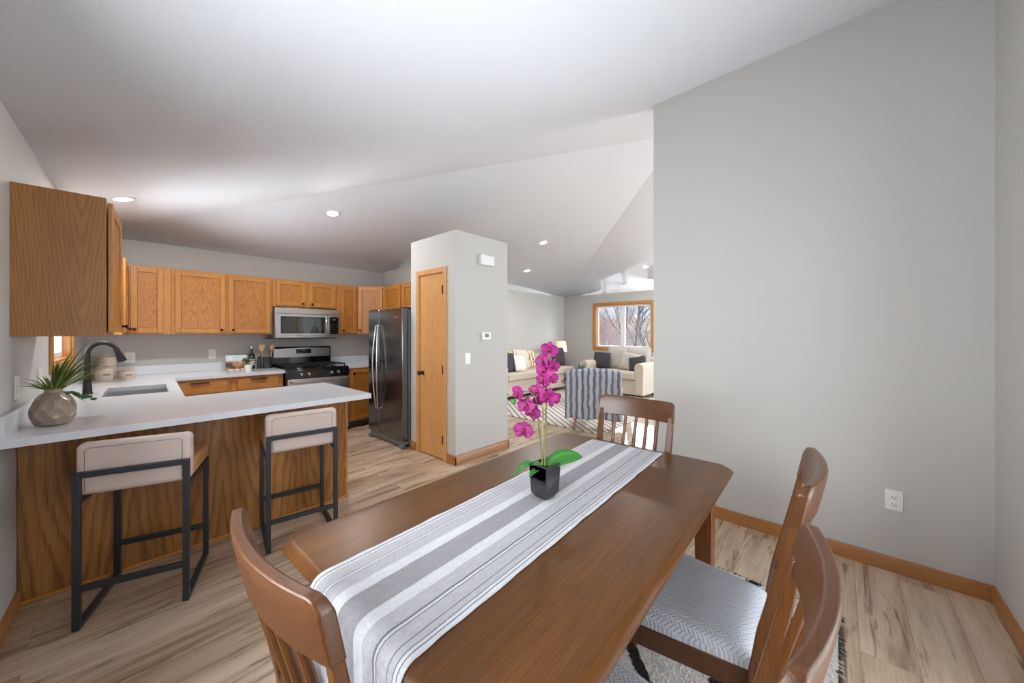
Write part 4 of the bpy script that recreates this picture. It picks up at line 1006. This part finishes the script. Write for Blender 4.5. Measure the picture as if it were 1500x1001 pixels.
bigleaf(O(-.01, 0, .112), tuple(O(-1, -.1, .55)), .125, .056, 1.7)
bigleaf(O(-.005, -.005, .105), tuple(O(-.8, -.7, .4)), .075, .03, 1.0)
bigleaf(O(.01, -.01, .105), tuple(O(.6, -.1, 1)), .06, .018, .6)
# main stem and side stem
S1 = [O(0, 0, .10), O(.004, 0, .24), O(.004, 0, .37), O(.008, -.002, .49), O(.024, -.01, .545)]
S2 = [O(-.006, .004, .10), O(-.018, 0, .23), O(-.030, -.004, .335), O(-.034, -.008, .38), O(-.056, -.014, .402), O(-.095, -.02, .405)]
MB().tube(S1, [.0042, .004, .0036, .003, .0018], 8).build('stem', M['stem'], orc)
MB().tube(S2, [.0034, .0032, .0028, .0024, .002, .0014], 8).build('stem', M['stem'], orc)
MB().tube([O(-.010, .006, .10), O(-.006, .006, .38)], .0034, 8).ball(O(-.002, .003, .345), .008, .008, .014, 10, 6).build('cane_stake', M['stake'], orc)
def petal(m, c, axis_u, axis_v, nrm, ang, ln, wd, cup=.25):
    d = axis_u*math.cos(ang)+axis_v*math.sin(ang); s = nrm.cross(d).normalized(); n = 6; vs = []
    for i in range(n+1):
        t_ = i/n; w_ = wd*math.sin(PI*min(1, .08+t_*.92))**.55 if t_ < 1 else .002
        for e in (-1, -.5, 0, .5, 1): vs.append(c+d*ln*t_+s*e*w_/2+nrm*(cup*ln*(t_*t_)*.5-abs(e)*.12*wd*math.sin(PI*t_)+.0015))
    m.add(vs, [(i*5+j, i*5+j+1, i*5+6+j, i*5+5+j) for i in range(n) for j in range(4)])
def flower(c, face, s=1.0, roll=0.0, closed=.25):
    nrm = Vector(face).normalized(); u = nrm.cross(Vector((0, 0, 1))).normalized(); v = u.cross(nrm).normalized(); c = Vector(c)
    m = MB()
    for ang, ln, wd in ((PI/2, .029, .022), (PI*1.22, .029, .022), (PI*1.78, .029, .022)): petal(m, c, u, v, nrm, ang+roll, ln*s, wd*s, closed)
    for ang, ln, wd in ((.12, .032, .036), (PI-.12, .032, .036)): petal(m, c+nrm*.002, u, v, nrm, ang+roll, ln*s, wd*s, closed)
    o = m.build('flower', M['petal'], orc, solid=.0008, sharp=80)
    q_ = MB().ball(c+nrm*.006*s, .005*s, .005*s, .006*s, 8, 6); petal(q_, c+nrm*.004*s, u, v, nrm, -PI/2+roll, .014*s, .012*s, 1.4); q_.build('lip', M['petal_core'], o, solid=.0008)
FL = [  # across, along, height, facing(across, along, up), size, roll
    (.004, -.012, .487, (.25, -1, .3), 1.15, .2), (-.020, -.006, .452, (-.6, -1, .1), 1.0, -.3), (-.012, -.010, .420, (-.2, -1, .35), 1.2, .4),
    (.020, -.010, .435, (.8, -.8, 0), 1.0, .2), (.010, -.008, .392, (.5, -1, -.2), 1.0, -.2), (-.018, .0, .385, (-.4, -1, -.1), .95, .5),
    (-.040, -.010, .352, (-.5, -1, .1), 1.1, .1), (.000, -.014, .335, (.1, -1, .2), 1.2, .3), (.022, -.008, .325, (.7, -.9, -.2), 1.05, -.4), (-.030, .006, .318, (-.2, -1, -.3), .9, .2),
    (-.112, -.016, .345, (-.9, -.8, .1), 1.1, .4), (-.082, -.020, .305, (-.3, -1, .3), 1.15, .1), (-.060, -.020, .285, (.3, -1, -.1), 1.1, .6),
    (-.092, -.018, .225, (-.3, -1, .1), 1.3, .1)]
for a, b, z, f_, s_, r_ in FL: flower(O(a+.012, b, z*1.16-.004), tuple(O(*f_)), s_, r_)
MB().tube([O(-.022, -.003, .26), O(-.05, -.010, .238), O(-.080, -.016, .256)], [.0014, .0013, .001], 6).build('flower_stalk', M['stem'], orc)
for a, z, r in ((-.118, .365, .010), (-.142, .392, .003)): MB().ball(O(a, -.02, z), r, r, r*1.1, 12, 8).build('bud', M['leaf'], orc)
MB().tube([O(-.095, -.02, .405), O(-.118, -.02, .385), O(-.142, -.02, .392)], [.0014, .0012, .0009], 6).build('flower_stalk', M['stem'], orc)

# ------------------------------------------------------------------ living room
tag(MB().box(-1.6, -1.35, 0.001, 1.6, 1.35, .012).build('area_rug', M['rug_line'], bevel=.003), 'cream living room rug with black diagonal lines', 'rug').location = (6.05, 3.75, 0)
def pillow(label, loc, size, rot, mat, thick=.07, group='scatter pillows'):
    m = MB(); n = 14
    def f(sgn):
        def g(u, v):
            a, b = u*2-1, v*2-1; e = max(0, (1-a**4)*(1-b**4))**.5; pinch = 1-.06*(1-abs(a))*abs(b)**3-.0; pin2 = 1-.06*(1-abs(b))*abs(a)**3
            return (a*size[0]/2*pinch, sgn*thick*e, b*size[1]/2*pin2+size[1]/2)
        return g
    m.grid(f(-1), n, n); k = len(m.f); m.grid(f(1), n, n); m.f[k:] = [tuple(reversed(q_)) for q_ in m.f[k:]]
    o = m.build('throw_pillow', mat, sharp=180); o.location = loc; o.rotation_euler = rot; tag(o, label, 'pillow', group); return o
def sofa(name, label, loc, rz, w_, seat_h=.56, arm_h=.74, arm_w=.17, back_h=.86, dp=.92, ncush=1, right_arm=True):
    """local front towards -y"""
    t = thing(name, label, 'sofa', loc, rz)
    S = M['sofa']
    MB().box(-w_/2+arm_w*.0, .03, .09, w_/2, dp, seat_h-.16).build('sofa_base', S, t, bevel=.012)
    inner = w_/2-arm_w
    for i in range(ncush):
        a = -inner+2*inner*i/ncush; b = -inner+2*inner*(i+1)/ncush
        MB().box(a+.004, -.02, seat_h-.155, (b if right_arm or i < ncush-1 else w_/2)-.004, dp-.2, seat_h).build('seat_cushion', S, t, bevel=.035, seg=4)
    MB().box(-w_/2+.02, dp-.2, .3, w_/2-.02, dp, back_h-.06).build('backrest', S, t, bevel=.05, seg=4)
    for s in ((-1, 1) if right_arm else (-1,)):
        x0 = s*(w_/2); x1 = s*(w_/2-arm_w); xc = (x0+x1)/2; r = arm_w/2+.012
        pts = [(xc-r+.012, .1)]+[(xc+r*math.cos(a), arm_h-r+r*math.sin(a)) for a in [PI-PI*k/12 for k in range(13)]]+[(xc+r-.012, .1)]
        MB().prism(pts, .0, dp-.05, 'y').build('arm', S, t, bevel=.012)
    for sx in (-1, 1):
        for y in (.10, dp-.1): MB().bar((sx*(w_/2-.1), y, .09), (sx*(w_/2-.1), y, 0), .06, w1=.7).build('foot', M['bronze'], t)
    return t
s1 = sofa('loveseat', 'cream linen loveseat under the living room window', (7.28, 3.70, 0), -PI/2, 1.46, ncush=1, back_h=.90, arm_h=.76)
sofa('sofa', 'cream linen sofa along the living room back wall', (6.45, 4.92, 0), 0, 2.6, ncush=2, back_h=.93, right_arm=False)
# loose back cushions and scatter pillows, loveseat (facing -x)
R90 = -PI/2
pillow('big pale grey back cushion in middle of the loveseat', (7.92, 3.84, .56), (.56, .50), (-.22, 0, R90), M['pillow_grey'], .10)
pillow('big pale grey back cushion right on the loveseat', (7.92, 3.36, .56), (.56, .50), (-.22, 0, R90), M['pillow_grey'], .10)
pillow('dark charcoal square pillow at left arm of the loveseat', (7.72, 4.16, .56), (.42, .38), (-.2, .03, R90), M['pillow_dark'])
pillow('pale grey tilted pillow in front of right back cushion', (7.70, 3.50, .56), (.42, .40), (-.3, .16, R90), M['pillow_grey'])
pillow('charcoal pillow leaning on the loveseat right arm', (7.58, 3.20, .56), (.38, .33), (-.3, -.2, R90), M['pillow_dark'])
# sofa pillows (facing -y)
pillow('charcoal pillow at the left end of the long sofa', (5.66, 5.16, .56), (.45, .42), (-.2, .1, .3), M['pillow_dark'])
pillow('small white pillow in front of the striped pillows', (5.96, 5.12, .56), (.40, .34), (-.25, .1, .15), M['pillow_white'])
pillow('beige striped pillow on the long sofa', (6.24, 5.30, .56), (.52, .46), (-.25, .08, .1), M['pillow_stripe'])
pillow('tan leaf patterned pillow behind the orchid on long sofa', (6.62, 5.40, .56), (.48, .42), (-.2, -.05, 0), M['pillow_tan'])
pillow('tan patterned pillow peeking behind the small white one', (5.86, 5.36, .56), (.5, .44), (-.2, 0, .2), M['pillow_tan'])
pillow('charcoal pillow at the right end of the long sofa', (7.56, 5.22, .56), (.46, .46), (-.2, .0, -.15), M['pillow_dark'])
# side table and lamp
t = thing('side_table', 'small wooden side table holding the lamp in living room corner', 'side table', (8.05, 5.50, 0))
MB().lathe([(.24, .52), (.25, .53), (.25, .545), (.24, .55)], (0, 0, 0), 32).build('tabletop', M['leg_wood'], t)
for a in (0.5, 2.6, 4.7): MB().bar((.16*math.cos(a), .16*math.sin(a), .52), (.22*math.cos(a), .22*math.sin(a), 0), .03).build('leg', M['leg_wood'], t)
t = thing('table_lamp', 'table lamp with cream drum shade beside the long sofa', 'lamp', (8.05, 5.50, .55))
MB().lathe([(.07, 0), (.075, .01), (.04, .03), (.07, .1), (.075, .16), (.03, .25), (.012, .28), (.01, .36)], (0, 0, 0), 24).build('lamp_base', M['cream'], t)
MB().lathe([(.155, .34), (.12, .62)], (0, 0, 0), 32).build('lamp_shade', M['shade'], t)
# coffee table and plants
t = thing('coffee_table', 'low round wooden coffee table behind the armchair', 'coffee table', (6.25, 3.75, 0.012))
MB().lathe([(.42, .39), (.43, .40), (.43, .42), (.42, .43)], (0, 0, 0), 40).build('tabletop', M['leg_wood'], t)
for a in (0.4, 2.0, 3.5, 5.1): MB().bar((.26*math.cos(a), .26*math.sin(a), .39), (.32*math.cos(a), .32*math.sin(a), 0), .035).build('leg', M['leg_wood'], t)
t = thing('snake_plant', 'spiky green plant in white pot behind the throw covered armchair', 'potted plant', (6.22, 3.80, .443))
MB().lathe([(.07, 0), (.075, .003), (.09, .13), (.083, .13), (.08, .1)], (0, 0, 0), 24).build('pot', M['white'], t)
m = MB(); rnd = random.Random(9)
for k in range(22):
    a = rnd.uniform(0, 2*PI); e = rnd.uniform(.05, .9); blade(m, (.03*math.cos(a), .03*math.sin(a), .11), (e*math.cos(a), e*math.sin(a), 1), rnd.uniform(.16, .30), .04, .15, 6, .3)
m.build('leaves', M['leaf_dark'], t, solid=.002)
t = thing('sprig_vase', 'small black sprig left of the armchair on the coffee table', 'potted plant', (5.98, 3.98, .443))
MB().lathe([(.035, 0), (.045, .03), (.03, .07), (.02, .085)], (0, 0, 0), 18).build('vase_body', M['pot_black'], t)
m = MB()
for k in range(12):
    a = rnd.uniform(0, 2*PI); blade(m, (0, 0, .08), (math.cos(a)*.8, math.sin(a)*.8, 1), .09, .02, .4, 5, .2)
m.build('leaves', M['pot_black'], t, solid=.001)
# armchair seen from behind, with a throw over its back
ac = thing('armchair', 'printed armchair seen from behind under a grey throw', 'armchair', (4.86, 2.72, 0), -PI/2+rad(27))   # front towards local +y
AM = M['armchair']
MB().box(-.31, -.24, .20, .31, .34, .34).build('seat_frame', AM, ac, bevel=.03, seg=3)
MB().box(-.27, -.16, .34, .27, .35, .47).build('seat_cushion', AM, ac, bevel=.04, seg=4)
m = MB().prism([(-.33, .2), (.33, .2), (.34, .62), (.31, .74), (.20, .80), (0, .82), (-.20, .80), (-.31, .74), (-.34, .62)], -.06, .06, 'y')
m.xf(Matrix.Translation((0, -.27, .02)) @ Matrix.Rotation(.13, 4, 'X')); m.build('backrest', AM, ac, bevel=.03, seg=4)
for s in (-1, 1): MB().prism([(-.24, .2), (.30, .2), (.33, .5), (.26, .58), (-.2, .62)], s*.31, s*.40, 'x').build('arm', AM, ac, bevel=.03, seg=4)
for sx in (-1, 1):
    for y, y2 in ((-.2, -.25), (.28, .32)): MB().bar((sx*.25, y, .21), (sx*.28, y2, 0), .045, w1=.6).build('leg', M['leg_wood'], ac, bevel=.004)
def thr(u, v):
    e = u*2-1; x = e*(.355+.035*v); k = .006*math.sin(u*21)-.045*abs(e)**3
    prof = [(-.245, .60), (-.275, .75), (-.300, .855), (-.335, .885), (-.40, .888), (-.445, .86), (-.462, .80), (-.455, .60), (-.440, .40), (-.425, .19)]
    s = v*(len(prof)-1); i = min(len(prof)-2, int(s)); f_ = s-i; a, b = prof[i], prof[i+1]
    y, z = a[0]+(b[0]-a[0])*f_, a[1]+(b[1]-a[1])*f_
    w_ = max(0, v-.45); return (x, y-.020*abs(math.sin(u*17+1))*min(1, w_*3), z+k*(1 if v < .7 else .2)+.012*math.sin(u*13)*max(0, v-.8)*5)
th = MB().grid(thr, 70, 60).build('throw_blanket', M['throw'], solid=.006, sharp=80)
tag(th, 'grey wavy striped throw draped over the armchair back', 'blanket'); th.location = ac.location; th.rotation_euler = ac.rotation_euler
# throw stripes run down the cloth, so the pattern is read across it
thm = stripes_mat('ikat_throw_across', srgb(184, 188, 198), srgb(112, 116, 130), 12.5, .22, wob=.6, axis=0); th.data.materials[0] = thm

# ------------------------------------------------------------------ recessed ceiling lights
DIFF = plain('lit_diffuser', (1, 1, 1, 1), .5, emit=(1, .97, .92, 1), es=6)
def downlight(x, y, label, r=.075, power=19):
    z = hl(x, y)
    best = min((pl, pb, pr), key=lambda p_: p_[0]*x+p_[1]*y+p_[2]); nrm = Vector((best[0], best[1], -1)).normalized()
    t = thing('ceiling_light', label, 'light', (x, y, z), 0, 'round recessed ceiling lights')
    R = nrm.to_track_quat('Z', 'Y').to_matrix().to_4x4()
    MB().lathe([(r*.8, .001), (r, .001), (r, .004), (r*.96, .008), (r*.82, .009), (r*.8, .006)], (0, 0, 0), 32).xf(R).build('trim_ring', M['white'], t)
    MB().lathe([(.001, .003), (r*.8, .003), (r*.8, .007), (.001, .0075)], (0, 0, 0), 32).xf(R).build('diffuser', DIFF, t)
    lo = lamp('AREA', 'downlight_glow', (0, 0, 0), (0, 0, 0), power, (1, .97, .93), shape='DISK', size=r*1.6)
    lo.location = Vector((x, y, z))+nrm*.012; lo.rotation_euler = aim(nrm)
downlight(.06, 4.46, 'round recessed light half hidden above the near wall cabinet')
downlight(1.75, 4.44, 'round recessed light over the middle of the kitchen')
downlight(5.03, 3.81, 'nearest recessed light in the living room, right of pantry column')
downlight(5.85, 4.86, 'recessed light lowest beside the pantry column, near living back wall')
downlight(7.45, 2.98, 'recessed light in front of the living room window wall')
